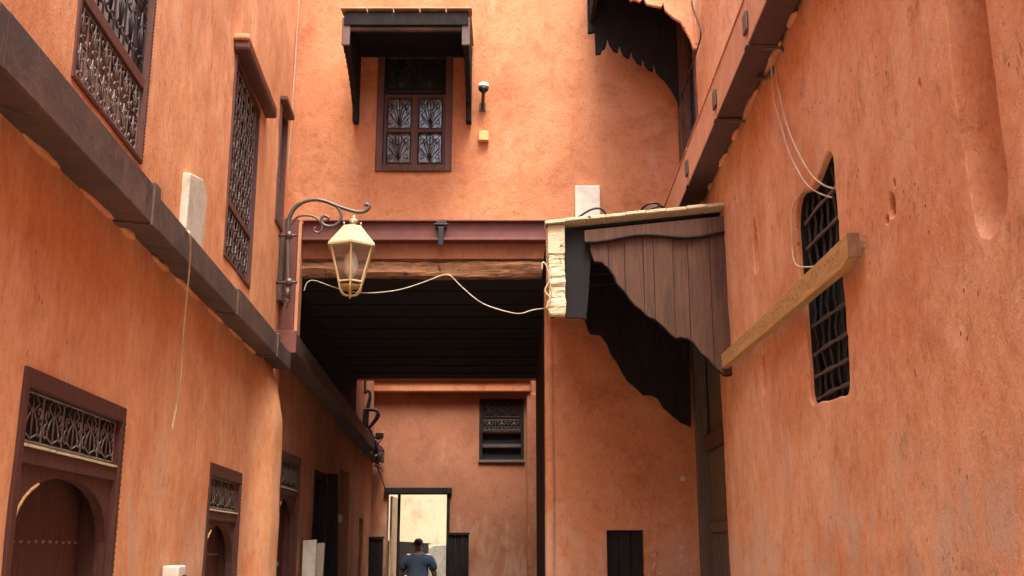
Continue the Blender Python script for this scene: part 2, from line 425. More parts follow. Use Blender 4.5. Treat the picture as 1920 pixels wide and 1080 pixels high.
def scroll_grille(P, parent, a0, a1, z0, z1, n, cols, rows, mat='greyscroll', r=.006, style='S'):
    """every scroll motif and every bar a sub-part"""
    w_ = (a1-a0)/cols; h_ = (z1-z0)/rows
    for i in range(cols+1):
        a = a0+i*w_; MB().tube([P(a, z0, n), P(a, z1, n)], r, 4).build('bar', mat, parent)
    for j in range(rows+1):
        z = z0+j*h_; MB().tube([P(a0, z, n), P(a1, z, n)], r, 4).build('bar', mat, parent)
    for i in range(cols):
        for j in range(rows):
            cx, cz = a0+(i+.5)*w_, z0+(j+.5)*h_; L = []
            if style == 'S':
                for m in (-1, 1):
                    x = cx+m*w_*.24
                    L.append(spiral(x, cz+h_*.28, w_*.21, -m*PI/2-PI/2, .9, m, .2))
                    L.append(spiral(x, cz-h_*.26, w_*.23, PI/2+m*PI/2, .9, m, .2))
                    L.append([(cx+m*w_*.03, cz+h_*.28), (cx+m*w_*.2, cz+h_*.04), (cx+m*w_*.02, cz-h_*.26)])
                L.append([(cx, cz-h_*.48), (cx, cz+h_*.48)])
            elif style == 'palm':     # rising palmette used in the door transoms
                for m in (-1, 1):
                    L.append([(cx, cz-h_*.45), (cx+m*w_*.30, cz-h_*.32), (cx+m*w_*.20, cz-h_*.05), (cx+m*w_*.05, cz+h_*.12), (cx+m*w_*.28, cz+h_*.30), (cx+m*w_*.12, cz+h_*.45)])
                    L.append(spiral(cx+m*w_*.33, cz-h_*.25, w_*.15, PI/2, .9, -m, .25))
                    L.append(spiral(cx+m*w_*.30, cz+h_*.12, w_*.12, -PI/2, .9, m, .25))
                L.append([(cx, cz-h_*.48), (cx, cz+h_*.40)])
            elif style == 'fan':
                for k in range(-3, 4):
                    an = PI/2+k*.36; L.append([(cx, cz-h_*.42), (cx+math.cos(an)*min(w_*.46, h_*.8)*.95, cz-h_*.42+math.sin(an)*h_*.85)])
                for m in (-1, 1):
                    L.append([(cx, cz+h_*.46), (cx+m*w_*.46, cz), (cx, cz-h_*.40)]); L.append([(cx+m*w_*.46, cz+h_*.40), (cx, cz+h_*.05)])
                    L.append(spiral(cx+m*w_*.28, cz+h_*.22, w_*.15, -PI/2, .9, m, .2)); L.append(spiral(cx+m*w_*.3, cz-h_*.33, w_*.13, PI/2, .9, -m, .2))
            elif style == 'lattice':
                L.append([(cx-w_*.5, cz), (cx-w_*.1, cz+h_*.1), (cx, cz+h_*.5)]); L.append([(cx, cz-h_*.5), (cx+w_*.1, cz-h_*.1), (cx+w_*.5, cz)])
                L.append(spiral(cx+w_*.18, cz+h_*.18, w_*.24, PI, .8, 1, .2)); L.append(spiral(cx-w_*.18, cz-h_*.18, w_*.24, 0, .8, 1, .2))
            poly_tubes(P, L, n+.004, r*.85, 'scroll', mat, parent)

def studs(P, parent, pts, r=.008, mat='greyscroll', n=.0):
    mb = MB()
    for a, z in pts:
        c = P(a, z, n); q = [P(a-r, z, n), P(a, z-r, n), P(a+r, z, n), P(a, z+r, n), P(a, z, n+r*1.1)]
        mb.add(q, [(0, 1, 4), (1, 2, 4), (2, 3, 4), (3, 0, 4)])
    o = mb.build('stud_row', mat, parent, fix=False); o['kind'] = 'stuff'; return o

# =====================================================================  GROUND
mb = MB(); mb.add([(-60, -60, 0), (60, -60, 0), (60, 90, 0), (-60, 90, 0)], [(0, 1, 2, 3)])
tag(mb.build('ground', 'paving'), kind='structure')

# =====================================================================  LEFT BUILDING
left = thing('left_building', 'orange plastered house along the left side with grilled windows and arched shop doors', 'building', LW(6, 0, 0))
def pil(a, z):       # buttress swelling from the wall below the duct
    s = 0
    if z < 3.15 and 7.9 < a < 9.5:
        t = (a-8.8)/.38; s = .15*math.exp(-t*t*t*t)*min(1, max(0, (3.12-z)/.5))**.6
    if a > 8.95 and z < 3.2: s += 0
    return s
holesL = [dict(poly=rect(3.93, 4.94, 3.42, 5.15), depth=.16), dict(poly=rect(6.90, 7.88, 3.50, 4.97), depth=.16),
          dict(poly=rect(8.86, 9.26, 4.36, 5.46), depth=.14),
          dict(poly=rect(3.80, 5.035, -.02, 2.235), depth=.22), dict(poly=rect(6.93, 8.02, -.02, 2.13), depth=.2),
          dict(poly=rect(1.0, 2.1, -.02, 2.2), depth=.2)]
for h in holesL:
    if h['poly'][0][1] < 0: h['poly'] = rect(h['poly'][0][0], h['poly'][1][0], .02, h['poly'][2][1])
wall('wall', 'pl_left', LW, rect(-7, 9.56, 0, 7.8), holesL, .065, fine=(2.8, 9.56, 1.1, 7.2), parent=left, bulge=pil)
MB().pbox(LW, -7, 9.5, 7.8, 7.95, -.4, .05).build('coping', 'pl_left', left)
holesC = [dict(poly=rect(9.80, 10.78, .02, 2.46), depth=.2), dict(poly=rect(11.62, 12.45, .02, 2.41), depth=.3),
          dict(poly=rect(13.55, 14.45, .02, 2.55), depth=.25), dict(poly=rect(15.55, 15.95, .02, 2.0), depth=.2)]
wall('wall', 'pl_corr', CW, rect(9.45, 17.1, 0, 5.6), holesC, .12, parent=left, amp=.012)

slab_ = lambda nm, mt, par, x0, x1, y0, y1, z0, z1: MB().box(x0, x1, y0, y1, z0, z1).build(nm, mt, par)
slab_('roof', 'pl_left', left, -6, -2.25, -7, 17.1, 7.6, 7.75)
slab_('rear_wall', 'pl_left', left, -6.2, -6, -7, 17.1, 0, 7.75)
slab_('end_wall', 'pl_left', left, -6, -2.5, 17.1, 17.3, 0, 7.75)
slab_('end_wall', 'pl_left', left, -6, -1.2, -7.2, -7, 0, 7.75)
slab_('roof_edge', 'pl_left', left, -2.6, -2.2, 9.56, 17.1, 5.5, 7.6)
def window_left(a0, a1, z0, z1, rail, railh, lower, upper, gm):
    W = part('window', left)
    f = .03
    B(LW, 'frame', 'maroon', W, a0, a0+f, z0, z1, -.14, .012); B(LW, 'frame', 'maroon', W, a1-f, a1, z0, z1, -.14, .012)
    B(LW, 'frame', 'maroon', W, a0+f, a1-f, z0, z0+f, -.14, .012); B(LW, 'frame', 'maroon', W, a0+f, a1-f, z1-f, z1, -.14, .012)
    B(LW, 'rail', 'maroon', W, a0+f, a1-f, rail, rail+railh, -.07, -.004)
    B(LW, 'pane', lower, W, a0+f, a1-f, z0+f, rail, -.085, -.075, 0); B(LW, 'pane', upper, W, a0+f, a1-f, rail+railh, z1-f, -.085, -.075, 0)
    return W
W = window_left(3.93, 4.94, 3.42, 5.15, 3.80, .06, 'pane_mixed', 'pane_curtain', 'greyscroll')
scroll_grille(LW, W, 3.975, 4.895, 3.465, 3.79, -.02, 6, 2, r=.0055)
scroll_grille(LW, W, 3.975, 4.895, 3.87, 5.10, -.02, 6, 4, 'iron', r=.006)
studs(LW, W, [(3.95+i*.02, 3.435) for i in range(49)]+[(4.925, 3.44+i*.02) for i in range(80)], .006, 'maroon_lit', .013)
W = window_left(6.90, 7.88, 3.50, 4.97, 3.89, .05, 'pane_dark', 'pane_dark', 'greyscroll')
scroll_grille(LW, W, 6.945, 7.835, 3.545, 3.88, -.02, 5, 2, r=.006, style='lattice')
scroll_grille(LW, W, 6.945, 7.835, 3.95, 4.93, -.02, 5, 6, r=.006, style='lattice')
# hood ledge over it
MB().prism(YP(0), [], 0, 0) if False else None
h = MB(); h.pbox(LW, 6.86, 8.12, 4.985, 5.055, -.02, .10); h.build('window_hood', 'maroon', left, bevel=.02)
MB().pbox(LW, 6.84, 8.14, 5.057, 5.10, -.02, .10).build('window_hood_top', 'pl_left', left, bevel=.012)
W = part('window', left)
B(LW, 'frame', 'maroon', W, 8.86, 8.90, 4.36, 5.46, -.12, .012); B(LW, 'frame', 'maroon', W, 9.22, 9.26, 4.36, 5.46, -.12, .012)
B(LW, 'frame', 'maroon', W, 8.90, 9.22, 5.42, 5.46, -.12, .012); B(LW, 'frame', 'maroon', W, 8.90, 9.22, 4.36, 4.40, -.12, .012)
B(LW, 'pane', 'pane_dark', W, 8.9, 9.22, 4.4, 5.42, -.13, -.12, 0)
scroll_grille(LW, W, 8.91, 9.21, 4.42, 5.40, -.04, 2, 5, style='lattice')
MB().pbox(LW, 8.82, 9.30, 5.46, 5.51, -.02, .06).build('window_hood', 'maroon', left, bevel=.01)
# dark shutter strip running down the corner beside the steel column
MB().pbox(LW, 9.20, 9.36, 3.72, 4.34, .0, .04).build('corner_strip', 'brownpaint', left, bevel=.004)

def arch_poly(a0, a1, zs, zt, n=20):   # horseshoe-ish arch outline from left springing to right springing
    out = []; c = (a0+a1)/2; hw = (a1-a0)/2
    for i in range(n+1):
        t = PI-PI*i/n; x = math.cos(t); s = math.sin(t)
        out.append((c+hw*abs(x)*(1 if x > 0 else -1), zs+(zt-zs)*s**.5))
    return out
def shop_door(P, parent, a0, a1, zt, zsill, zgt, cols, studz, depth, arch=True, planks=5):
    D = part('door', parent); f = .046
    B(P, 'frame', 'door', D, a0, a0+f, .02, zt, -depth, .01); B(P, 'frame', 'door', D, a1-f, a1, .02, zt, -depth, .01)
    B(P, 'frame', 'door', D, a0+f, a1-f, zgt, zt, -depth, .01)
    B(P, 'transom_sill', 'door', D, a0+f, a1-f, zsill-.06, zsill, -depth, -.005)
    B(P, 'sill_edge', 'palewood', D, a0+f+.005, a1-f-.005, zsill, zsill+.010, -.03, .002, 0)  # pale strip paints the light caught by the sill ledge
    B(P, 'transom_backing', 'void', D, a0+f, a1-f, zsill, zgt, -.085, -.075, 0)
    scroll_grille(P, D, a0+f+.01, a1-f-.01, zsill+.025, zgt-.005, -.025, cols, 1, r=.0052, style='palm')
    # arch board
    ar = arch_poly(a0+f+.012, a1-f-.012, zsill-.50, zsill-.085)
    poly = [(a0+f, .05), (a0+f+.012, .05)]+ar+[(a1-f-.012, .05), (a1-f, .05), (a1-f, zsill-.061), (a0+f, zsill-.061)]
    MB().prism(P, poly, -.065, -.02).build('arch_board', 'door', D)
    MB().tube([P(a, z, -.018) for a, z in ar[1:7]], .007, 5).build('arch_trim', 'ochre', D, smooth=True)  # ochre strip paints the lit inner edge of the arch
    # planks of the leaf
    pw = (a1-a0-2*f)/planks
    for i in range(planks):
        B(P, 'plank', 'door', D, a0+f+i*pw+.001, a0+f+(i+1)*pw-.001, .03, zsill-.062, -depth+.03, -depth+.06, .002)
    if studz:
        studs(P, D, [(a0+f+.06+i*(a1-a0-2*f-.12)/13, studz) for i in range(14)], .010, 'greyscroll', -depth+.06)
    studs(P, D, [(a1-.012, .9+i*.028) for i in range(int((zt-.92)/.028))], .006, 'maroon_lit', .011)
    return D
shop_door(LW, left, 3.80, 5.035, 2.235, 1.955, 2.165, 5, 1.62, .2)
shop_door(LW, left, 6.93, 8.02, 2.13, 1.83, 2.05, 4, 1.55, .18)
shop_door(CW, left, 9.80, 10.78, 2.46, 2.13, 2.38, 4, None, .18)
D = part('door', left)
B(CW, 'frame', 'blackwood', D, 11.62, 11.7, .02, 2.41, -.28, .01); B(CW, 'frame', 'blackwood', D, 12.37, 12.45, .02, 2.41, -.28, .01)
B(CW, 'frame', 'blackwood', D, 11.7, 12.37, 2.33, 2.41, -.28, .01)
for i in range(4): B(CW, 'plank', 'blackwood', D, 11.7+i*.167, 11.7+(i+1)*.167-.004, .03, 2.33, -.26, -.22)
# door leaf standing open, hinged on the far jamb
c, s_ = CW(12.45, 0, .02), None
leaf = MB().box(c.x, c.x+.035, c.y+.0, c.y+.05, 1.78, 2.44); leaf = MB()
leaf.hexa([(c.x, c.y+.01, .05), (c.x+.17, c.y+.12, .05), (c.x+.16, c.y+.16, .05), (c.x-.01, c.y+.05, .05), (c.x, c.y+.01, 2.42), (c.x+.10, c.y+.12, 2.42), (c.x+.09, c.y+.16, 2.42), (c.x-.01, c.y+.05, 2.42)])
leaf.build('open_leaf', 'blackwood', D, bevel=.004)
D = part('door', left)
for i in range(5): B(CW, 'plank', 'blackwood', D, 13.55+i*.18, 13.55+(i+1)*.18-.004, .03, 2.54, -.2, -.16)
D = part('door', left)
B(CW, 'panel', 'blackwood', D, 15.55, 15.95, .03, 2.0, -.16, -.12)

# ------------------------------------------------------------------ boxed cable duct on the left wall
duct = thing('cable_duct', 'dark brown steel box duct running along the left wall above the shop doors', 'duct', LW(6, 3.1, 0))
segs = [(-3, 1.2), (1.21, 2.95), (2.96, 4.66), (4.67, 6.75), (6.76, 8.35), (8.36, 9.16)]
for i, (a, b) in enumerate(segs):
    dz = .005*((i*7) % 3); gro = .012 if i % 2 == 0 else 0
    z0 = 3.03+.012*(a-3); z1 = 3.185+.008*(a-3)
    zb0 = 3.03+.012*(b-3); zb1 = 3.185+.008*(b-3)
    p = [LW(a, z0-gro, -.01), LW(b, zb0-gro, -.01), LW(b, zb0-gro-.015, .155+gro), LW(a, z0-gro-.015, .155+gro),
         LW(a, z1+gro, -.01), LW(b, zb1+gro, -.01), LW(b, zb1+gro, .155+gro), LW(a, z1+gro, .155+gro)]
    MB().hexa(p).build('duct_section', 'brownpaint', duct, bevel=.006)
    # overlap collar at the joint
    p2 = [LW(b-.05, zb0-gro-.01, -.01), LW(b+.05, zb0-gro-.01, -.01), LW(b+.05, zb0-gro-.025, .165+gro), LW(b-.05, zb0-gro-.025, .165+gro),
          LW(b-.05, zb1+gro+.008, -.01), LW(b+.05, zb1+gro+.008, -.01), LW(b+.05, zb1+gro+.008, .165+gro), LW(b-.05, zb1+gro+.008, .165+gro)]
    if 2 < b < 9: MB().hexa(p2).build('joint_collar', 'brownpaint', duct, bevel=.003)
for a in (3.95, 5.6, 7.3):
    MB().tube([LW(a, 3.2+.008*(a-3), .02), LW(a, 3.235+.008*(a-3), .03), LW(a+.05, 3.245+.008*(a-3), .09), LW(a+.05, 3.2+.008*(a-3), .1)], .008, 5).build('clip', 'greyiron', duct)
# ragged mortar squeezed out under the duct
mort = MB(); rn = random.Random(3)
a = 3.0
while a < 8.9:
    L_ = rn.uniform(.25, .6); nn = 10; pts = []; rr = []
    for i in range(nn+1):
        t = i/nn; aa = a+L_*t; pts.append(LW(aa, 3.03+.012*(aa-3)-.012-.008*noise.noise(Vector((aa*4, 0, 0))), .004)); rr.append(.004+.024*math.sin(PI*t)**.6*(.7+.5*noise.noise(Vector((aa*9, 2, 0)))))
    mort.tube(pts, rr, 6); a += L_+rn.uniform(.05, .35)
o = mort.build('mortar_bead', 'pl_left', left, smooth=True); o['kind'] = 'stuff'

# lower duct continuing through the passage
duct2 = thing('passage_cable_duct', 'maroon ended steel duct running along the left wall inside the dark passage', 'duct', CW(9.3, 3.3, 0))
z_a, z_b = 3.44, 3.05
def dz2(y): return z_a+(z_b-z_a)*(y-9.3)/(16.9-9.3)
MB().hexa([CW(9.26, dz2(9.26)-.17, .0), CW(16.9, dz2(16.9)-.17, 0), CW(16.9, dz2(16.9)-.17, .19), CW(9.26, dz2(9.26)-.17, .19),
           CW(9.26, dz2(9.26), .0), CW(16.9, dz2(16.9), 0), CW(16.9, dz2(16.9), .19), CW(9.26, dz2(9.26), .19)]).build('duct_body', 'brownpaint', duct2, bevel=.005)
MB().pbox(CW, 9.235, 9.258, 3.255, 3.455, -.01, .20).build('end_plate', 'redsteel', duct2, bevel=.004)

# pale cement plate on the left wall
pl = MB().prism(LW, [(5.70, 3.30), (6.14, 3.30), (6.16, 3.66), (6.02, 3.73), (5.72, 3.66)], -.01, .05)
tag(pl.build('cement_plate', 'cement', bevel=.01), 'pale cement plate standing on the brown duct between the two left windows', 'plate')

# =====================================================================  FRONT BUILDING (upper storey spanning the alley)
front = thing('front_building', 'orange plastered house spanning the alley over the dark passage, with a hooded window', 'building', (-.2, 9.5, 0))
archl = [(-1.93, 0.0), (-1.93, 4.25), (.33, 4.25), (.33, .0)]
out = [(-2.2, 3.43), (-1.93, 3.43), (-1.93, 4.25), (.33, 4.25), (.315, 0), (1.68, 0), (1.68, 8.0), (-2.2, 8.0)]
wall('wall', 'pl_front', FW, out, [dict(poly=rect(-1.29, -.57, 5.03, 6.28), depth=.12), dict(poly=rect(.82, 1.14, .9, 1.74), depth=.18)], .065, fine=(-2.2, 1.68, 1.2, 7.0), parent=front, amp=.010, bulge=lambda a, z: .014*max(0, min(1, (a-.672)/.02)) if z < 3.5 else 0)
MB().box(-2.2, 1.68, 9.45, 9.9, 8.0, 8.12).build('coping', 'pl_front', front)
# soft rounded edge of the wall end beside the passage
ed = MB(); pts = []
for i in range(25):
    z = 4.2*i/24; pts.append((.345+.006*noise.noise(Vector((0, 0, z*2)))-.012*(1-z/4.2), 9.535, z))
ed.tube(pts, .05, 10); ed.build('rounded_wall_edge', 'pl_front', front, smooth=True)
# right return wall, ceiling, left upper wall of passage
def slab(name, mat, parent, x0, x1, y0, y1, z0, z1, bevel=0): return MB().box(x0, x1, y0, y1, z0, z1).build(name, mat, parent, bevel=bevel)
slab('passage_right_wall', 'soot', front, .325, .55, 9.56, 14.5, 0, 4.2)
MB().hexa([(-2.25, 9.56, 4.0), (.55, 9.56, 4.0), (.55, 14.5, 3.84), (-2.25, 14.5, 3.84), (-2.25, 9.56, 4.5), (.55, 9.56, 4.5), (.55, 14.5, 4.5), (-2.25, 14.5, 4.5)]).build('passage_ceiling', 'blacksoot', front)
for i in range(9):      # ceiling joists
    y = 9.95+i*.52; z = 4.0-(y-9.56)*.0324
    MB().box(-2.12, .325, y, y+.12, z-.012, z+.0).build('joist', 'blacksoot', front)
# lining of the passage's upper left side (flat black sheet)
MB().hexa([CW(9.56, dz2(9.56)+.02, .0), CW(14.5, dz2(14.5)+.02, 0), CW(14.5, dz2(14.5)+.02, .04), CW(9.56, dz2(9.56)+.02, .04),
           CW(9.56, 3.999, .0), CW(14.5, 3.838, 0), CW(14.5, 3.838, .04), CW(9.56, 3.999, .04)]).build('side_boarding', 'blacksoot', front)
slab('rear_wall', 'pl_front', front, -2.3, 1.7, 14.5, 14.7, 3.84, 6.4)
slab('roof', 'pl_front', front, -2.2, 1.7, 9.9, 14.7, 5.6, 5.8)
# window
W = part('window', front)
B(FW, 'frame', 'maroon', W, -1.29, -1.225, 5.03, 6.28, -.10, .02); B(FW, 'frame', 'maroon', W, -.635, -.57, 5.03, 6.28, -.10, .02)
B(FW, 'frame', 'maroon', W, -1.225, -.635, 6.22, 6.28, -.10, .02)
B(FW, 'sill', 'maroon_lit', W, -1.225, -.635, 5.03, 5.085, -.10, .025)
for (x0, x1) in ((-1.225, -.932), (-.928, -.635)):
    cs = .035
    B(FW, 'casement', 'maroon', W, x0, x0+cs, 5.09, 5.83, -.08, -.04); B(FW, 'casement', 'maroon', W, x1-cs, x1, 5.09, 5.83, -.08, -.04)
    for z in (5.09, 5.44, 5.79): B(FW, 'casement_rail', 'maroon', W, x0+cs, x1-cs, z, z+.04, -.08, -.04)
    B(FW, 'pane', 'pane_cool', W, x0+cs, x1-cs, 5.13, 5.79, -.075, -.07, 0)
    for z0 in (5.13, 5.48): scroll_grille(FW, W, x0+cs, x1-cs, z0, z0+.31, -.03, 1, 1, 'iron', .005, 'fan')
B(FW, 'meeting_stile', 'maroon', W, -.942, -.918, 5.09, 5.83, -.079, -.03)
scroll_grille(FW, W, -1.20, -.66, 5.85, 6.20, -.018, 2, 1, 'iron', .005, 'fan')
B(FW, 'head_panel', 'blackwood', W, -1.225, -.635, 5.832, 6.219, -.08, -.03)  # black panel stands in for the awning's shade on the upper window
studs(FW, W, [(-1.28, 5.05+.03*i) for i in range(38)]+[(-.58, 5.05+.03*i) for i in range(38)], .006, 'maroon_lit', .021)
# small dark opening low on the right
W = part('shutter', front)
B(FW, 'backing', 'void', W, .80, 1.16, .88, 1.76, -.20, -.17, 0)
for i in range(3): B(FW, 'plank', 'blackwood', W, .822+i*.106, .822+(i+1)*.106-.004, .9, 1.738, -.10, -.06)

# window hood (black wooden awning)
hood = thing('window_awning', 'black wooden awning with carved side brackets over the front window', 'awning', (-.94, 9.5, 5.5))
for x0 in (-1.505, -.435):
    x1 = x0+.05
    prof = [(9.49, 6.26), (8.72, 6.22), (8.72, 5.94), (8.80, 5.90)]
    # scalloped lower edge down to the wall
    n = 9
    for i in range(1, n+1):
        t = i/n; y = 8.80+.58*t; z = 5.90-.28*t**1.6
        prof += [(y-.03, z+.035), (y, z-.01)]
    prof += [(9.40, 5.50), (9.49, 5.50)]
    mb = MB(); k = len(prof)
    tris = geometry.tessellate_polygon([[Vector((a, b, 0)) for a, b in prof]])
    mb.add([(x0, a, b) for a, b in prof]+[(x1, a, b) for a, b in prof], [tuple(t) for t in tris]+[tuple(i+k for i in t) for t in tris]+[(i, (i+1) % k, (i+1) % k+k, i+k) for i in range(k)])
    mb.build('bracket', 'blackwood', hood)
    MB().box(x0-.012, x1+.012, 8.695, 8.718, 5.93, 6.20).build('bracket_face', 'brownpaint' if x0 < -1 else 'brownpaint', hood, bevel=.006)
MB().box(-1.50, -.39, 8.685, 8.715, 6.12, 6.24).build('fascia', 'blackwood', hood, bevel=.004)
MB().box(-1.45, -.44, 8.716, 8.76, 6.085, 6.118).build('fascia_rail', 'brownpaint', hood, bevel=.004)
for i in range(6):
    y0, y1 = 8.72+i*.128, 8.72+(i+1)*.128-.004; z0, z1 = 6.242+(y0-8.72)*.05, 6.242+(y1-8.72)*.05
    MB().hexa([(-1.50, y0, z0), (-.39, y0, z0), (-.39, y1, z1), (-1.50, y1, z1), (-1.50, y0, z0+.02), (-.39, y0, z0+.02), (-.39, y1, z1+.02), (-1.50, y1, z1+.02)]).build('roof_board', 'blackwood', hood)
for i in range(5):
    x = -1.53+i*.236
    MB().box(x, x+.228, 8.66, 8.80, 6.266, 6.281).build('edge_tile', 'tilec', hood, bevel=.004)
slab('roof_slab', 'tilec', hood, -1.52, -.37, 8.81, 9.49, 6.31, 6.33)
MB().pbox(FW, -1.455, -.436, 6.20, 6.285, -.01, .04).build('back_board', 'blackwood', hood)

# steel portal and timber lintel
portal = thing('steel_portal', 'red brown steel beam and post framing the top of the dark passage', 'beam', (-2.03, 9.4, 3.45))
MB().pbox(FW, -1.925, .33, 4.325, 4.345, -.02, .13).build('bottom_flange', 'redsteel', portal, bevel=.003)
MB().pbox(FW, -1.925, .33, 4.505, 4.52, -.02, .13).build('top_flange', 'redsteel', portal, bevel=.003)
MB().pbox(FW, -1.925, .33, 4.345, 4.505, -.02, .085).build('web', 'redsteel', portal, bevel=.003)
MB().pbox(FW, -2.14, -1.96, 3.46, 4.525, -.02, .14).build('post', 'redsteel', portal, bevel=.006)
MB().pbox(FW, -1.96, -1.93, 3.46, 4.50, -.02, .11).build('post_flange', 'pinksteel', portal, bevel=.003)
mb = MB(); mb.pbox(FW, -.70, -.60, 4.44, 4.50, .085, .135); mb.pbox(FW, -.675, -.625, 4.27, 4.44, .131, .15); mb.tube([FW(-.72, 4.47, .14), FW(-.58, 4.47, .14)], .012, 6)
mb.build('clamp', 'iron', portal, bevel=.004)
# rough lintel, a lumpy timber baulk in three lengths
lint = part('timber_lintel', front)
def baulk(x0, x1, z0, z1, n0, n1, mat, seed, amp=.012):
    mb = MB(); nx = int((x1-x0)/.03); sec = 14
    for i in range(nx+1):
        x = x0+(x1-x0)*i/nx
        for k in range(sec):
            a = 2*PI*k/sec; ca, sa = math.cos(a), math.sin(a)
            r = 1/max(abs(ca), abs(sa)); q = 1-.12*(r-1)
            z = (z0+z1)/2+(z1-z0)/2*sa*r*q; n_ = (n0+n1)/2+(n1-n0)/2*ca*r*q
            d = noise.noise(Vector((x*1.6+seed, z*22, n_*12)))*amp+noise.noise(Vector((x*9+seed, z*45, n_*30)))*amp*.5
            mb.v.append(tuple(FW(x, z+d*.6, n_+d)))
    for i in range(nx):
        for k in range(sec): mb.f.append((i*sec+k, i*sec+(k+1) % sec, (i+1)*sec+(k+1) % sec, (i+1)*sec+k))
    mb.f.append(tuple(range(sec))); mb.f.append(tuple(range(nx*sec, nx*sec+sec)))
    return mb.build('timber', mat, lint)
baulk(-1.93, .33, 4.15, 4.32, -.12, .02, 'timber', 1, .010)
baulk(-1.93, .33, 4.005, 4.145, -.12, .035, 'timber', 5, .022)
B(FW, 'plaster_patch', 'pl_back', lint, -1.925, .325, 4.17, 4.322, .02, .034, .012)

# =====================================================================  RIGHT BUILDING
right = thing('right_building', 'rough orange plastered house along the right side with barred window and niches', 'building', RW(6, 0, 0))
win_poly = rough_outline([(5.42, 2.30), (4.70, 2.26), (4.70, 2.7), (4.715, 3.42), (4.80, 3.44), (5.08, 3.34), (5.38, 3.42), (5.49, 3.32), (5.49, 2.95), (5.43, 2.9)], .05, .012, 2)
niche = rough_outline([(2.995, 2.62), (3.03, 2.55), (3.17, 2.50), (3.25, 2.54), (3.29, 2.9), (3.31, 6.4), (3.0, 6.4)], .05, .003, 4, 2)
slot1 = rough_outline([(6.42, 3.30), (6.55, 3.26), (6.56, 3.5), (6.50, 3.66), (6.44, 3.5)], .04, .006, 5, 1)
slot2 = rough_outline([(6.44, 2.49), (6.545, 2.49), (6.545, 2.76), (6.44, 2.78)], .04, .004, 6, 1)
hl1 = rough_outline([(3.965, 2.86), (4.03, 2.855), (4.045, 2.92), (4.01, 2.965), (3.96, 2.93)], .02, .003, 7, 1)
hl2 = rough_outline([(4.05, 2.845), (4.09, 2.845), (4.09, 2.885), (4.05, 2.89)], .015, .003, 8, 1)
hl3 = rough_outline([(3.93, 2.95), (3.955, 2.95), (3.955, 3.0), (3.93, 3.0)], .015, .002, 9, 1)
hl4 = rough_outline([(3.56, 3.20), (3.585, 3.20), (3.585, 3.25), (3.56, 3.25)], .015, .002, 3, 1)
holesR = [dict(poly=win_poly, depth=.17, soft=.014), dict(poly=niche, depth=.26, soft=.006, cap=True),
          dict(poly=slot1, depth=.035, soft=.012, cap=True), dict(poly=slot2, depth=.035, soft=.012, cap=True),
          dict(poly=hl1, depth=.05, soft=.012, cap=True), dict(poly=hl2, depth=.04, soft=.008, cap=True), dict(poly=hl3, depth=.04, soft=.005, cap=True), dict(poly=hl4, depth=.04, soft=.005, cap=True),
          dict(poly=rect(8.45, 9.10, 5.08, 6.55), depth=.2)]
wall('wall', 'pl_right', RW, [(-7, 0), (7.98, 0), (7.98, 3.55), (9.56, 3.55), (9.56, 7.8), (-7, 7.8)], holesR, .06, fine=(2.6, 9.56, 1.1, 7.2), parent=right, amp=.013)
MB().pbox(RW, -7, 9.5, 7.8, 7.95, -.4, .05).build('coping', 'pl_right', right)
MB().pbox(RW, 7.9, 7.98, 0, 3.6, -.25, -.012).build('wall_return', 'pl_right', right)
# rounded corner where the wall steps back to the door
slab('roof', 'pl_right', right, 1.62, 5, -7, 17.1, 7.6, 7.75); slab('rear_wall', 'pl_right', right, 5, 5.2, -7, 17.1, 0, 7.75)
slab('end_wall', 'pl_right', right, 1.3, 5, -7.2, -7, 0, 7.75); slab('end_wall', 'pl_right', right, .96, 5, 17.1, 17.3, 0, 7.75)
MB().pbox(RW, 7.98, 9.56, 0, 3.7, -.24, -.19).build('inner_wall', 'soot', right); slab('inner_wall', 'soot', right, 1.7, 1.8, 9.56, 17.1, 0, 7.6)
# barred window
W = part('window', right)
B(RW, 'backing', 'void', W, 4.6, 5.55, 2.15, 3.55, -.19, -.168, 0)
liner = MB(); k = len(win_poly); cxx, czz = 5.07, 2.85
ins = [(a+(cxx-a)*.012, z+(czz-z)*.006) for a, z in win_poly]
liner.add([RW(a, z, -.028) for a, z in ins]+[RW(a, z, -.167) for a, z in ins], [(i, (i+1) % k, (i+1) % k+k, i+k) for i in range(k)]); liner.build('liner', 'blackwood', W, fix=False)
for i in range(6):
    a = 4.78+i*.125; pts = []
    for k in range(17):
        t = k/16; z = 2.24+1.22*t; pts.append(RW(a, z, -.055+.008*math.sin(t*40+i)))
    MB().tube(pts, .011, 6).build('upright_bar', 'iron', W, smooth=True)
def rope(pts, r, name, mat, parent, turns=26):
    P_ = smooth_path(pts, 16); m1 = MB(); n = len(P_)
    for ph in (0, PI):
        q = []
        for i, p in enumerate(P_):
            a = ph+2*PI*turns*i/n; q.append(p+Vector((0, math.sin(a)*.3, math.cos(a)))*r*.75)
        m1.tube(q, r*.75, 5)
    return m1.build(name, mat, parent, smooth=True)
for i, (z, dzz) in enumerate([(3.27, .02), (3.12, -.01), (2.98, .015), (2.70, -.02), (2.56, .01), (2.44, -.012), (2.33, .01)]):
    rope([RW(4.72, z+dzz*.4, -.036), RW(4.9, z-.003, -.04), RW(5.15, z+.004, -.04), RW(5.42, z-dzz*.4, -.038)], .009, 'twisted_crossbar', 'greyiron', W)
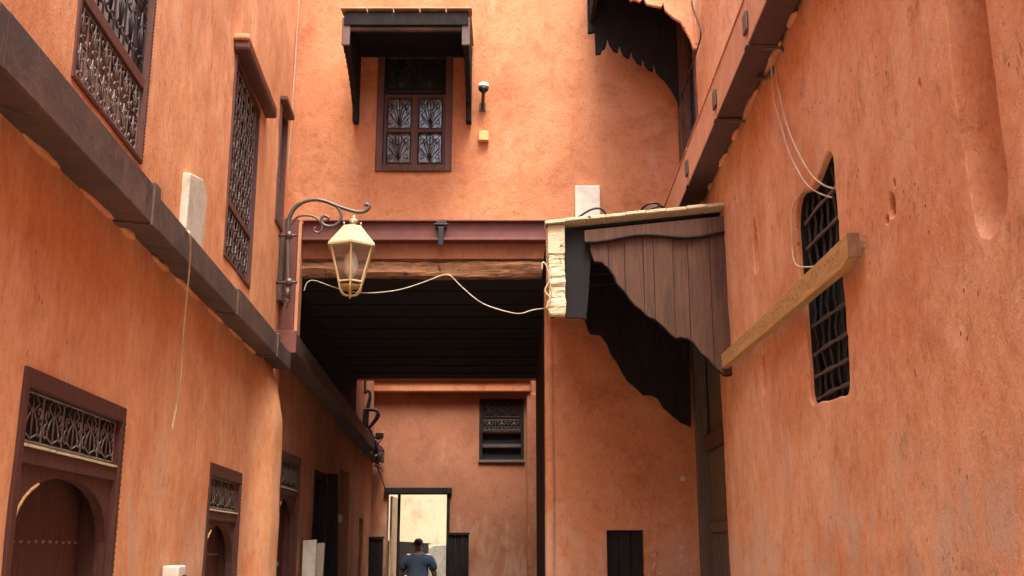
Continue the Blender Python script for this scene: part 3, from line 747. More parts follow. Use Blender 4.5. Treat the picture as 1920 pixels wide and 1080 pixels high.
# upper window at the far corner (beneath the carved hood)
W = part('window', right)
B(RW, 'frame', 'maroon', W, 8.45, 8.52, 5.08, 6.55, -.16, .012); B(RW, 'frame', 'maroon', W, 9.03, 9.10, 5.08, 6.55, -.16, .012)
B(RW, 'frame', 'maroon', W, 8.52, 9.03, 5.08, 5.15, -.16, .012); B(RW, 'pane', 'pane_dark', W, 8.52, 9.03, 5.15, 6.5, -.15, -.14, 0)
scroll_grille(RW, W, 8.54, 9.01, 5.17, 6.4, -.03, 2, 4, 'iron', style='lattice')
MB().pbox(RW, 9.14, 9.30, 4.95, 6.7, -.01, .05).build('pilaster', 'maroon_lit', right, bevel=.01)
# recessed door
D = part('door', right)
for i in range(5):
    a0 = 8.02+i*.285; B(RW, 'plank', 'oldgrey', D, a0, a0+.279, .02, 2.40, -.16, -.12, .006)
for i in range(5):
    a0 = 8.02+i*.285; B(RW, 'upper_plank', 'maroon_lit' if i == 9 else 'oldgrey', D, a0, a0+.281, 2.55, 3.5, -.17, -.14, .006)
B(RW, 'transom_rail', 'maroon_lit', D, 8.0, 9.44, 2.41, 2.54, -.165, -.085, .008)
B(RW, 'cross_rail', 'oldgrey', D, 8.02, 9.44, 1.72, 1.80, -.12, -.10, .006)
B(RW, 'jamb', 'oldgrey', D, 9.40, 9.50, .02, 3.5, -.13, -.02, .008)
for i in range(9): B(RW, 'slat', 'oldgrey', D, 8.08+i*.145, 8.15+i*.145, 1.25, 1.70, -.12, -.10, .004)
slab('lintel_block', 'oldgrey', right, 1.56, 1.9, 8.0, 9.5, 3.5, 3.56)

# steel beam along the right wall
rb = thing('steel_beam', 'faded red steel box beam running along the upper right wall to the corner', 'beam', RW(6, 4.35, 0))
brk = [1.0, 2.6, 4.2, 5.55, 6.62, 7.95, 9.49]
for i in range(len(brk)-1):
    a, b = brk[i]+.006, brk[i+1]-.006; e = .006*((i*5) % 3)
    dA = .02*noise.noise(Vector((i*1.7, 3, 1)))
    p = [RW(a, 4.36, .02), RW(b, 4.36-e, .02), RW(b, 4.36-e, .185), RW(a, 4.36, .185), RW(a, 4.372, .02), RW(b, 4.372-e, .02), RW(b, 4.372-e, .185), RW(a, 4.372, .185)]
    MB().hexa(p).build('soffit_plate', 'rustsoff', rb, bevel=.002)
    p = [RW(a, 4.374, .16), RW(b, 4.374, .16), RW(b, 4.374, .183), RW(a, 4.374, .183), RW(a, 4.66, .16), RW(b, 4.66, .16), RW(b, 4.66, .183), RW(a, 4.66, .183)]
    MB().hexa(p).build('side_plate', 'pinksteel', rb, bevel=.003)
    B(RW, 'top_plate', 'pinksteel', rb, a, b, 4.662, 4.675, .0, .19, .003)
    if i > 1:
        B(RW, 'joint_strap', 'rustsoff', rb, brk[i]-.03, brk[i]+.03, 4.345, 4.357, .0, .20, .003)
        B(RW, 'joint_bolt', 'greyiron', rb, brk[i]-.05, brk[i]+.05, 4.44, 4.56, .186, .20, .006)
        MB().tube([RW(brk[i]+.02, 4.352, .10), RW(brk[i]-.02, 4.34, .0), RW(brk[i]-.05, 4.30, -.01)], .012, 6).build('hook', 'greyiron', rb)
MB().tube([RW(5.95, 4.35, .05), RW(5.85, 4.30, .02), RW(5.7, 4.29, .0)], .012, 6).build('hook', 'greyiron', rb)
o = MB(); rn = random.Random(5); a = 4.3
while a < 9.3:
    L_ = rn.uniform(.15, .5); pts = []; rr = []
    for i in range(9):
        t = i/8; aa = a+L_*t; pts.append(RW(aa, 4.35-.006*math.sin(aa*9), .01)); rr.append(.004+.025*math.sin(PI*t)**.7*(.7+.4*rn.random()))
    o.tube(pts, rr, 6); a += L_+rn.uniform(.1, .5)
o = o.build('mortar_bead', 'pl_right', right, smooth=True); o['kind'] = 'stuff'

# ochre plank across the barred window
pk = thing('wall_plank', 'ochre timber plank fixed level across the barred window on the right wall', 'plank', RW(6, 2.85, .03))
MB().prism(RW, [(4.37, 2.795), (4.50, 2.77), (7.60, 2.83), (7.62, 2.93), (4.42, 2.90), (4.36, 2.895)], .025, .070).build('board', 'ochre', pk, bevel=.006)
MB().prism(RW, [(4.345, 2.79), (4.359, 2.79), (4.354, 2.898), (4.343, 2.895)], .023, .072).build('end_grain', 'ochre_end', pk)
rn = random.Random(11); mb = MB()
for i in range(40):
    a = 4.5+i*.076+rn.uniform(-.015, .015); z = 2.80+(a-4.4)*.012+rn.uniform(.03, .07)
    mb.tube([RW(a, z-.009, .0708), RW(a+.02, z+.010, .0708)], .0017, 4)
o = mb.build('carved_notches', 'cable_b', pk); o['kind'] = 'stuff'

# =====================================================================  LARGE CANOPY over the right door
can = thing('door_canopy', 'large wooden lean-to canopy with scalloped brown side panel over the right door', 'canopy', (1.55, 7.5, 2.8))
NP = YP(7.5)
def wavy(pts, amp=.012, n=10):   # turns straight runs into a run of scallops
    out = []
    for (a, b) in zip(pts[:-1], pts[1:]):
        for i in range(n):
            t = i/n; x = a[0]+(b[0]-a[0])*t; z = a[1]+(b[1]-a[1])*t; out.append((x, z))
    out.append(pts[-1]); return out
# near panel: vertical boards clipped to the scalloped edge
edge = [(.57, 3.72), (.60, 3.63), (.655, 3.615), (.70, 3.585), (.74, 3.51), (.755, 3.47), (.80, 3.42), (.845, 3.35), (.90, 3.29), (.945, 3.25), (1.0, 3.205), (1.06, 3.175), (1.12, 3.10), (1.18, 3.06), (1.25, 3.065), (1.30, 3.02), (1.35, 2.95), (1.42, 2.88), (1.46, 2.83), (1.50, 2.795), (1.565, 2.80)]
edge = [edge[0]]+[(a, b-.013*abs(math.sin(a*34))+.005*noise.noise(Vector((a*40, 0, 0)))) for (p_, q_) in zip(edge[:-1], edge[1:]) for (a, b) in [(p_[0]+(q_[0]-p_[0])*k/3, p_[1]+(q_[1]-p_[1])*k/3) for k in (1, 2, 3)]]
def ez(x):
    for (a, b) in zip(edge[:-1], edge[1:]):
        if a[0] <= x <= b[0]: return a[1]+(b[1]-a[1])*(x-a[0])/(b[0]-a[0])
    return 2.8 if x > 1.5 else 3.72
bx = [.57, .70, .82, .955, 1.03, 1.17, 1.28, 1.44, 1.565]
for i in range(len(bx)-1):
    a, b = bx[i]+.002, bx[i+1]-.002; pts = [(a, 3.83+.12*(a-.57)), (a, ez(a))]
    pts += [e for e in edge if a < e[0] < b]+[(b, ez(b)), (b, 3.83+.12*(b-.57))]
    off = .003*((i*3) % 4)
    MB().prism(NP, pts, -.02-off, .012-off).build('panel_board', 'maroon_lit', can)
# edge bead following the scallops
MB().tube([NP(x, z-.004, .0) for x, z in edge], .009, 6).build('edge_bead', 'blackwood', can, smooth=True)
# wavy valance
val = []
n = 60
for i in range(n+1):
    x = .53+(1.56-.53)*i/n; t = (x-.55)/1.02
    z = 3.775+.0*t-.018*math.sin(t*2*PI*1.45+1.2)*(1 if True else 0)+.05*t
    val.append((x, z))
MB().prism(NP, val+[(1.56, 3.955), (.53, 3.845)], .014, .03).build('valance', 'maroon_lit', can)
MB().tube([NP(x, z-.004, .028) for x, z in val], .011, 6).build('valance_bead', 'blackwood', can, smooth=True)
# roof: pale edge and boards
def roofz(x, y=7.5): return 3.90+.105*(x-.25)
for i in range(9):
    x0 = .24+i*.148; x1 = x0+.1455
    mb = MB(); jz = .002*((i*5) % 3)
    mb.hexa([(x0, 7.44, roofz(x0)-.012+jz), (x1, 7.44, roofz(x1)-.012+jz), (x1, 7.60, roofz(x1)-.012), (x0, 7.60, roofz(x0)-.012), (x0, 7.44, roofz(x0)+.012+jz), (x1, 7.44, roofz(x1)+.012+jz), (x1, 7.60, roofz(x1)+.02), (x0, 7.60, roofz(x0)+.02)])
    mb.build('edge_board', 'palewood', can, bevel=.004)
for i in range(8):
    x0 = .26+i*.164; x1 = x0+.162
    MB().hexa([(x0, 7.61, roofz(x0)-.03), (x1, 7.61, roofz(x1)-.03), (x1, 9.44, roofz(x1)-.03), (x0, 9.44, roofz(x0)-.03), (x0, 7.61, roofz(x0)), (x1, 7.61, roofz(x1)), (x1, 9.44, roofz(x1)), (x0, 9.44, roofz(x0))]).build('roof_board', 'blackwood', can)
# outer post: bleached baulk with splits, and smooth board above
def rough_post(x0, x1, z0, z1, y0, y1, mat, seed, amp):
    mb = MB(); nz = int((z1-z0)/.012); sec = 16
    for j in range(nz+1):
        z = z0+(z1-z0)*j/nz
        for k in range(sec):
            a = 2*PI*k/sec; ca, sa = math.cos(a), math.sin(a); r = 1/max(abs(ca), abs(sa)); q = 1-.1*(r-1)
            x = (x0+x1)/2+(x1-x0)/2*ca*r*q; y = (y0+y1)/2+(y1-y0)/2*sa*r*q
            d = amp*(abs(noise.noise(Vector((x*3+seed, y*3, z*16))))-.25)+amp*.3*noise.noise(Vector((x*25, y*25, z*60+seed)))
            mb.v.append((x+ca*d, y+sa*d*1.6, z))
    for j in range(nz):
        for k in range(sec): mb.f.append((j*sec+k, j*sec+(k+1) % sec, (j+1)*sec+(k+1) % sec, (j+1)*sec+k))
    mb.f += [tuple(range(sec)), tuple(range(nz*sec, nz*sec+sec))]
    return mb.build('post', mat, can)
rough_post(.262, .385, 3.215, 3.66, 7.47, 7.55, 'palewood', 2, .013)
MB().box(.255, .385, 7.47, 7.50, 3.668, 3.885).build('post_board', 'palewood', can, bevel=.006)
MB().box(.247, .262, 7.46, 7.51, 3.22, 3.885).build('post_strip', 'timber', can, bevel=.003)
# black sheet put in for the shaded gap; far bracket
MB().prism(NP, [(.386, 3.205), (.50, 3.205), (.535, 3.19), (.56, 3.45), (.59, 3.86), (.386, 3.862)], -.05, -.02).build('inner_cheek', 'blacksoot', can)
FP = YP(9.38)
far_edge = [(.40, 3.62), (.62, 3.60), (.655, 3.58), (.68, 3.49), (.70, 3.45), (.79, 3.44), (.85, 3.36), (.88, 3.27), (.93, 3.20), (.97, 3.12), (1.02, 3.03), (1.10, 2.96), (1.16, 2.90), (1.235, 2.90), (1.29, 2.87), (1.33, 2.79), (1.41, 2.72), (1.48, 2.66), (1.57, 2.62)]
MB().prism(FP, far_edge+[(1.60, 4.0), (.33, 3.87)], -.02, .02).build('far_bracket', 'blackwood', can)
MB().box(.345, .384, 7.56, 9.40, 3.60, 3.86).build('outer_fascia', 'blackwood', can)
for i in range(4):
    y = 7.95+i*.38; MB().hexa([(.385, y, 3.80), (1.58, y, 3.92), (1.58, y+.07, 3.92), (.385, y+.07, 3.80), (.385, y, 3.865), (1.58, y, 3.99), (1.58, y+.07, 3.99), (.385, y+.07, 3.865)]).build('rafter', 'blackwood', can)

# =====================================================================  UPPER CARVED HOOD (far right corner)
uh = thing('carved_window_hood', 'black carved wooden hood with little finials high in the right corner', 'awning', (1.55, 9.0, 5.6))
U = YP(9.17)
ue = [(.75, 7.0), (.75, 6.14), (.80, 6.10), (.80, 6.03)]
x, z = .84, 6.00
prof = [(1105, 0)]
def fx(px): return (px-960)/2000*9.84
def fz(py):
    e = math.atan(485/2000)-math.atan((py-540)/2000); return 1.6+9.17*math.tan(e)
ptsx = [(1105, -200), (1105, 62), (1118, 60), (1119, 102), (1129, 100), (1131, 93), (1137, 90), (1140, 82), (1142, 70), (1145, 82), (1149, 88), (1152, 94), (1160, 98), (1163, 92), (1165, 84), (1168, 94), (1171, 102), (1178, 108), (1183, 108), (1185, 100), (1187, 95), (1190, 106), (1196, 116), (1205, 122), (1207, 112), (1209, 108), (1212, 122), (1218, 130), (1226, 134), (1228, 124), (1230, 119), (1233, 134), (1240, 142), (1248, 150), (1258, 164), (1268, 182), (1275, 204), (1284, 207), (1300, 207), (1300, -200)]
MB().prism(U, [(fx(a), fz(b)) for a, b in ptsx], -.03, .02).build('far_bracket', 'blackwood', uh)
U2 = YP(8.36)
def fx2(px, py):
    e = math.atan(485/2000)-math.atan((py-540)/2000); h = 8.36*math.tan(e)
    return (px-960)/2000*(8.36*.9718+h*.2357), 1.6+h
nearp = [(1100, -170), (1150, -110), (1158, -60), (1175, -20), (1182, 2), (1190, 0), (1200, 4), (1206, -4), (1212, 8), (1226, 12), (1240, 14), (1243, 6), (1247, 20), (1262, 34), (1276, 42), (1284, 56), (1294, 74), (1300, 92), (1312, 92), (1312, -170)]
MB().prism(U2, [fx2(a, b) for a, b in nearp], -.02, .015).build('near_bracket', 'pl_right', uh)
for i in range(5):
    y0 = 8.36+i*.165
    MB().box(.70, 1.58, y0+.02, y0+.18, 6.95, 6.98).build('roof_board', 'blackwood', uh)
slab('back_board', 'blackwood', uh, .735, .775, 8.38, 9.15, 6.4, 6.95)

# =====================================================================  BACK WALL beyond the passage
back = thing('back_building', 'dull orange wall beyond the passage with a grilled window and open doorway', 'building', (-1, 17, 0))
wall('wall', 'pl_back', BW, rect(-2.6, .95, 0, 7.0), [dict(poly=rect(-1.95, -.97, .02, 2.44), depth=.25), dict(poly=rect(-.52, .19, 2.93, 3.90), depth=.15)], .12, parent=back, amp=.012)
MB().pbox(BW, -2.5, .30, 3.99, 4.16, -.02, .16).build('cornice', 'pl_front', back, bevel=.02)
MB().pbox(BW, -2.5, .30, 4.162, 4.20, -.02, .20).build('cornice_cap', 'cream', back, bevel=.01)
MB().pbox(BW, .23, .62, 0, 3.98, -.02, .12).build('pilaster', 'pl_back', back, bevel=.03)
W = part('window', back)
B(BW, 'frame', 'blackwood', W, -.52, -.47, 2.93, 3.90, -.12, .02); B(BW, 'frame', 'blackwood', W, .14, .19, 2.93, 3.90, -.12, .02)
B(BW, 'frame', 'blackwood', W, -.47, .14, 3.85, 3.90, -.12, .02); B(BW, 'sill', 'oldgrey', W, -.53, .20, 2.89, 2.93, -.12, .03)
B(BW, 'pane', 'void', W, -.47, .14, 2.93, 3.85, -.12, -.11, 0)
for z in (3.13, 3.35, 3.57): B(BW, 'rail', 'brownpaint', W, -.47, .14, z, z+.05, -.09, -.05)
scroll_grille(BW, W, -.46, .13, 3.62, 3.84, -.03, 3, 1, 'greyiron', .008, 'fan'); scroll_grille(BW, W, -.46, .13, 3.40, 3.56, -.03, 3, 1, 'greyiron', .008, 'S')
D = part('doorway', back)
B(BW, 'lintel', 'blackwood', D, -2.0, -.94, 2.40, 2.50, -.2, .05, .01)
B(BW, 'jamb', 'blackwood', D, -1.02, -.97, .02, 2.40, -.2, .02, .01)
B(BW, 'jamb', 'blackwood', D, -1.80, -1.765, .02, 2.40, -.24, -.12, .005)
MB().box(-1.935, -1.90, 17.28, 18.28, .02, 2.38).build('open_leaf', 'peel', D, bevel=.004)
for (x0, x1, z1, nm, lb) in ((-2.26, -1.975, 1.75, 'shop_shutter', 'narrow black wooden shutter left of the far doorway'), (-.97, -.66, 1.81, 'open_shutter', 'narrow black wooden shutter standing right of the far doorway')):
    t = thing(nm, lb, 'shutter', ((x0+x1)/2, 16.9, 0))
    for i in range(3): MB().box(x0+i*(x1-x0)/3, x0+(i+1)*(x1-x0)/3-.004, 16.80, 16.86, .02, z1-.03).build('plank', 'blackwood', t)
    MB().box(x0-.02, x1+.01, 16.78, 16.88, z1-.028, z1).build('top_rail', 'blackwood', t, bevel=.004)
# side walls of the little open yard behind the passage
slab('yard_wall', 'pl_back', back, .62, .95, 14.71, 16.98, 0, 7.0)

# far courtyard
fy = thing('courtyard_building', 'sunlit cream stucco wall seen through the far doorway', 'building', (-1.5, 22, 0))
wall('wall', 'cream', YP(22), rect(-6, 4, 0, 6.5), [], .3, parent=fy, amp=.03)
pw = MB().prism(YP(21), [(-1.9, 0), (1.5, 0), (1.5, 1.66), (-1.2, 1.64), (-1.5, 1.63), (-1.6, 1.58), (-1.68, 1.45), (-1.75, 1.2)], -.4, .1); tag(pw.build('low_parapet', 'pebble', bevel=.03), 'low speckled grey rendered wall right of the man beyond the doorway', 'wall')
st = thing('stairs', 'steps with black risers and white treads beyond the far doorway', 'stairs', (-2, 18.2, 0))
for k in range(8):
    z = .184*(k+1); y = 18.32+.21*k
    MB().box(-1.89, -1.50, y, y+.5 if k == 7 else y+.24, max(0, z-.184), z-.03).build('riser', 'riser', st)
    MB().box(-1.89, -1.49, y-.03, y+.23, z-.029, z).build('tread', 'tread', st, bevel=.004)
MB().prism(YP(20.5), [(-3.2, 0), (-1.56, 0), (-1.56, 1.64), (-1.5, 1.66), (-2.0, 1.69), (-3.2, 1.75)], -.1, .1).build('landing_wall', 'riser', st)

# =====================================================================  LANTERN
lan = thing('street_lantern', 'cream and gold hexagonal lantern hanging from a scrolled black wall bracket', 'lantern', (-2.0, 9.12, 3.8))
LY = 9.12; LP = YP(LY)
def px(x_, y_, Y=LY):
    e = math.atan(485/2000)-math.atan((y_-540)/2000); h = Y*math.tan(e)
    return Vector(((x_-960)/2000*(Y*.97183+h*.23567), Y, 1.6+h))
arm = smooth_path([px(540, 560), px(540, 430), px(544, 405), px(558, 385), px(583, 375), px(608, 377), px(640, 389), px(668, 397), px(684, 396), px(692, 388), px(688, 382), px(684, 386)], 6)
MB().tube(arm, [.020]*20+[.017]*(len(arm)-20), 8).build('arm', 'greyiron', lan, smooth=True)
a2 = smooth_path([px(620, 380), px(634, 390), px(640, 404), px(634, 418), px(622, 424), px(608, 422), px(602, 412), px(608, 405), px(616, 408), px(614, 413)], 6)
MB().tube(a2, .014, 8).build('scroll', 'greyiron', lan, smooth=True)
a3 = smooth_path([px(546, 422), px(556, 408), px(572, 404), px(590, 407), px(602, 418), px(604, 428), px(598, 436), px(590, 434), px(589, 428), px(593, 427)], 6)
MB().tube(a3, .010, 8).build('scroll', 'greyiron', lan, smooth=True)
for yy in (441, 529):
    p = px(542, yy); MB().tube([p+Vector((-.12, 0.02, 0)), p+Vector((.07, 0, 0))], .013, 6).tube([p+Vector((0, 0, -.03)), p+Vector((0, 0, .03))], .03, 8).build('clamp', 'greyiron', lan, smooth=True)
q = px(539, 553); MB().lathe(q, [(.004, -.12), (.012, -.10), (.008, -.075), (.028, -.05), (.010, -.02), (.022, 0), (.02, .06)], 10).build('finial', 'greyiron', lan, smooth=True)
hc = px(664, 400); cx, cz = hc.x, hc.z
zt = px(664, 424).z; ze = px(664, 460).z; zb = px(664, 530).z; zf = px(664, 560).z
LC = Vector((cx-.01, LY, 0))
MB().lathe((cx, LY, 0), [(.012, cz-.02), (.012, zt+.07), (.035, zt+.055), (.045, zt+.04), (.02, zt+.025), (.026, zt+.0), (.05, zt-.012)], 12).build('neck', 'cap', lan, smooth=True)
R1, R2, R0 = .235, .115, .085
def hexpt(r, z, k, ph=PI/6): return Vector((LC.x+r*math.cos(ph+k*PI/3), LY+r*math.sin(ph+k*PI/3), z))
PH = PI/2+.12
mb = MB(); vs_ = [hexpt(R0, zt-.005, k, PH) for k in range(6)]+[hexpt(R1, ze-.01, k, PH) for k in range(6)]+[hexpt(R1, ze-.03, k, PH) for k in range(6)]+[hexpt(R1-.03, ze-.03, k, PH) for k in range(6)]
mb.add(vs_, [tuple(range(6))]+[(r*6+k, r*6+(k+1) % 6, (r+1)*6+(k+1) % 6, (r+1)*6+k) for r in range(3) for k in range(6)]+[tuple(range(18, 24))])
mb.build('cap', 'cap', lan)
for k in range(6):
    MB().lathe(hexpt(R0, zt, k, PH), [(.006, 0), (.010, .012), (.003, .026)], 6).build('cap_knob', 'cap', lan)
    MB().tube([hexpt(R1-.03, ze-.028, k, PH), hexpt(R2, zb, k, PH)], .010, 6).build('rib', 'gold', lan)
    a, b = hexpt(R1-.03, ze-.03, k, PH), hexpt(R1-.03, ze-.03, k+1, PH); c_, d_ = hexpt(R2, zb, k+1, PH), hexpt(R2, zb, k, PH)
    MB().add([a, b, c_, d_], [(0, 1, 2, 3)]).build('pane', 'glass', lan)
    MB().tube([a, b], .008, 6).build('ring_bar', 'gold', lan); MB().tube([d_, c_], .009, 6).build('ring_bar', 'gold', lan)
    lo = hexpt(R2, zb, k, PH); m1 = hexpt(R2*.9, zb-.06, k, PH); m2 = hexpt(R2*.5, zb-.11, k, PH); e_ = Vector((LC.x, LY, zf+.03))
    MB().tube(smooth_path([lo, m1, m2, e_], 4), .006, 6).build('cage_rib', 'gold', lan, smooth=True)
    MB().lathe(lo, [(.004, -.012), (.012, 0), (.004, .012)], 6).build('rib_knob', 'gold', lan)
MB().lathe((LC.x, LY, 0), [(.004, zf), (.014, zf+.02), (.012, zf+.06), (.02, zf+.07)], 8).build('drop', 'gold', lan, smooth=True)
MB().lathe((LC.x, LY, 0), [(R2*.9, zb-.03), (R2*.75, zb-.045)], 12).build('tray', 'gold', lan)
MB().lathe((LC.x+.0, LY, 0), [(.02, ze-.05), (.03, ze-.08), (.055, ze-.13), (.06, ze-.2), (.05, ze-.26), (.02, ze-.29)], 14).build('bulb', 'bulb', lan, smooth=True)

# =====================================================================  SMALL FITTINGS
cam_t = thing('security_camera', 'small white dome security camera on a brown wall bracket right of the front window', 'camera', FW(-.27, 5.7, 0))
c = FW(-.27, 5.83, .12)
MB().lathe(c, [(.03, .045), (.048, .035), (.052, .01), (.052, -.005)], 14).build('housing', 'white', cam_t, smooth=True)
MB().lathe(c, [(.05, -.006), (.044, -.03), (.026, -.048), (.005, -.052)], 14).build('dome', 'iron', cam_t, smooth=True)
MB().tube([c+Vector((-.0, .02, -.01)), FW(-.275, 5.74, .08), FW(-.28, 5.66, .02)], .016, 8).build('arm', 'maroon', cam_t, smooth=True)
B(FW, 'base', 'greyiron', cam_t, -.31, -.25, 5.64, 5.72, .0, .02)
jb = MB().pbox(FW, -.315, -.22, 5.325, 5.42, .0, .06); tag(jb.build('junction_box', 'yellowbox', bevel=.006), 'small yellow square junction box on the wall below the security camera', 'box')
wb = thing('utility_box', 'white upright utility box on the front wall above the canopy roof', 'box', FW(.70, 4.5, 0))
B(FW, 'cover', 'white', wb, .585, .82, 4.30, 4.87, .01, .07, .006)
B(FW, 'lid', 'white', wb, .592, .813, 4.44, 4.862, .0705, .075, .003)
B(FW, 'latch', 'greyiron', wb, .69, .73, 4.40, 4.41, .071, .076, 0)
wl = MB().pbox(FW, 1.475, 1.515, 2.16, 2.20, .0, .03); tag(wl.build('doorbell', 'cement', bevel=.004), 'tiny pale doorbell on the wall left of the recessed door', 'doorbell')
sp = MB().pbox(LW, 5.90, 6.12, 1.36, 1.52, .0, .10); sp = thing('wall_meter', 'small white plastic box low on the left wall between the doors', 'box', LW(6.0, 1.4, 0))
B(LW, 'case', 'white', sp, 5.93, 6.10, 1.34, 1.50, .0, .09, .01); B(LW, 'socket', 'iron', sp, 6.02, 6.09, 1.38, 1.45, .09, .097, 0)
# white boards leaning at the passage mouth
for i, (a, w_, sh, lb) in enumerate(((10.95, .11, .02, 'white painted board leaning on the left wall just past the third door, nearer one'), (11.35, .10, .05, 'cream narrow board leaning on the left wall, farther of two'))):
    t = MB(); p0 = CW(a, 0, .04)
    t.hexa([(p0.x, p0.y, .02), (p0.x+w_, p0.y, .02), (p0.x+w_, p0.y+.03, .02), (p0.x, p0.y+.03, .02), (p0.x-sh*.3, p0.y, 1.66-.03*i), (p0.x+w_+sh, p0.y, 1.67-.03*i), (p0.x+w_+sh, p0.y+.03, 1.67-.03*i), (p0.x-sh*.3, p0.y+.03, 1.66-.03*i)])
    tag(t.build('leaning_board', 'white' if i == 0 else 'cement', bevel=.004), lb, 'board')
hd = thing('door_pull', 'long grey metal pull bar standing beside the third door', 'handle', LW(9.2, 1.2, .1))
MB().tube(smooth_path([LW(9.25, 1.05, .02), LW(9.3, 1.08, .09), LW(9.32, 1.4, .09), LW(9.32, 1.66, .07), LW(9.3, 1.68, .02)], 5), .012, 6).build('bar', 'greyiron', hd, smooth=True)
MB().lathe(LW(9.32, 1.45, .09), [(.01, -.03), (.028, 0), (.01, .03)], 8).build('knob', 'greyiron', hd, smooth=True)
ol = thing('wall_spotlight', 'small round beige lamp fitting on the corridor wall beyond the dark door', 'lamp', CW(13.0, 1.9, 0))
MB().lathe(CW(12.95, 1.93, .08), [(.03, -.06), (.05, -.03), (.055, .02), (.03, .05)], 12).build('shade', 'cable_beige', ol, smooth=True)
MB().tube([CW(12.95, 1.95, .0), CW(12.95, 1.95, .08)], .015, 6).build('stem', 'greyiron', ol)

# =====================================================================  CABLES
def plx(x_, y_, n=.03):      # a point on the left wall
    u, v = (x_-960)/2000, (540-y_)/2000; d = (u, .97183-v*.23567, .23567+v*.97183)
    t = (-1.523+n)/(d[0]+.0607*d[1]); return Vector((t*d[0], t*d[1], 1.6+t*d[2]))
def cable(name, label, pts, r, mat, n=8):
    o = MB().tube(smooth_path(pts, n), r, 6).build(name, mat, smooth=True); return tag(o, label, 'cable')
cable('wall_cable', 'thin beige cable running down the corner left of the front window', [FW(-2.10+.02, 7.4, .02), FW(-2.09, 6.2, .025), FW(-2.10, 5.4, .02), FW(-2.11, 4.9, .03), FW(-2.12, 4.56, .02)], .008, 'cable_beige')
cable('hanging_cable', 'white cable hanging down the left wall from the cement plate', [plx(345, 436, .07), plx(353, 434, .19), plx(357, 450, .20), plx(356, 490, .17), plx(350, 560, .10), plx(343, 630, .07), plx(339, 700, .05), plx(331, 760, .03), plx(322, 806, .02)], .005, 'cable_w')
sw = [(570, 545), (576, 530), (590, 526), (625, 538), (660, 547), (700, 549), (750, 543), (800, 527), (826, 517), (843, 516), (866, 538), (900, 566), (935, 580), (972, 588), (1000, 581), (1024, 578)]
cable('swag_cable', 'white cable looping across the mouth of the dark passage', [px(a, b, 9.3) for a, b in sw], .0045, 'cable_w', 5)
for i, (dy, lb) in enumerate(((0, 'pale cable hanging from the right beam into the barred window, longer one'), (.12, 'second pale cable beside it ending at the window top'))):
    P0 = [RW(5.62-.05*i, 4.35, .04), RW(5.66-dy, 4.1, .03), RW(5.52-dy*.8, 3.85, .03), RW(5.36-dy, 3.62, .03), RW(5.12-dy, 3.38, .02), RW(4.95-dy, 3.26, -.03), RW(4.85-dy, 3.22+.06*i, -.09)]
    cable('window_cable', lb, P0, .0042, 'cable_w')
cable('window_cable', 'pale cable curving down the left edge of the barred window', [RW(5.2, 3.40, .0), RW(5.43, 3.36, .02), RW(5.47, 3.2, .025), RW(5.42, 3.05, .03), RW(5.2, 2.97, .02), RW(5.05, 2.95, -.03)], .004, 'cable_w')
def pr(x_, y_, n=.03):       # a point on the right wall plane
    u, v = (x_-960)/2000, (540-y_)/2000; d = (u, .97183-v*.23567, .23567+v*.97183)
    t = (1.41-n)/(d[0]-.02*d[1]); return Vector((t*d[0], t*d[1], 1.6+t*d[2]))
cable('loose_cable', 'black cable dangling beside the carved hood in the right corner', [pr(1292, -40), pr(1298, 10), pr(1308, 40), pr(1314, 65), pr(1305, 100), pr(1288, 150), pr(1276, 190), pr(1277, 220), pr(1290, 243), pr(1300, 252)], .007, 'cable_b')
cable('arched_cable', 'black cable arching over the white utility box', [px(1076, 420, 8.6), px(1084, 408, 8.6), px(1108, 393, 8.6), px(1126, 391, 8.6), px(1135, 400, 8.6), px(1139, 418, 8.6)], .010, 'cable_b')
co = MB()
for k in range(4):
    base = px(1222, 412, 8.3); pts = [base+Vector((.12*math.cos(t)*(1-.08*k), .10*math.sin(t), .03*k*.5+.045*math.sin(t*1.0+k)+.02)) for t in [2*PI*i/20 for i in range(21)]]
    co.tube(pts, .009, 6)
tag(co.build('cable_coil', 'cable_b', smooth=True), 'small coil of black cable lying on the canopy roof', 'cable')
cable('beam_cable', 'thin white cable caught along the canopy post beside the passage', [px(1024, 578, 7.42), px(1031, 560, 7.42), px(1022, 545, 7.42), px(1030, 525, 7.42), px(1025, 500, 7.42), px(1018, 492, 7.42), px(1016, 505, 7.42)], .006, 'cable_beige')
cable('beam_cable', 'second knotted beige cable beside the canopy post', [px(1034, 590, 7.43), px(1026, 572, 7.43), px(1034, 550, 7.43), px(1028, 520, 7.43), px(1033, 500, 7.43)], .006, 'cable_beige')
# pipes and tangle at the end of the passage
tang = thing('cable_tangle', 'tangle of black cables and clips on the corner beyond the passage', 'cable', (-2.2, 15.3, 3.2))
TY = 15.6
MB().tube([px(677, 690, TY), px(677, 745, TY), px(680, 800, TY)], .035, 8).build('conduit', 'brownpaint', tang, smooth=True)
for lst, r in (([(686, 690), (684, 735), (690, 732), (694, 740), (688, 765), (683, 790), (690, 802)], .02), ([(692, 732), (694, 745), (690, 770), (688, 800)], .022), ([(680, 768), (695, 768), (706, 770), (708, 778), (700, 792), (692, 802)], .025), ([(698, 766), (711, 776), (708, 786), (696, 800)], .012), ([(690, 800), (700, 818), (710, 822), (718, 816)], .014), ([(694, 805), (702, 830), (708, 850), (706, 870)], .022), ([(704, 850), (712, 862), (718, 868)], .010), ([(706, 872), (714, 892), (722, 915), (727, 922)], .008), ([(700, 870), (712, 876), (719, 884)], .008), ([(672, 740), (668, 752), (674, 768), (680, 775)], .02), ([(657, 820), (668, 838), (672, 850), (680, 855)], .012)):
    MB().tube(smooth_path([px(a, b, TY) for a, b in lst], 5), r, 6).build('cable', 'cable_b', tang, smooth=True)
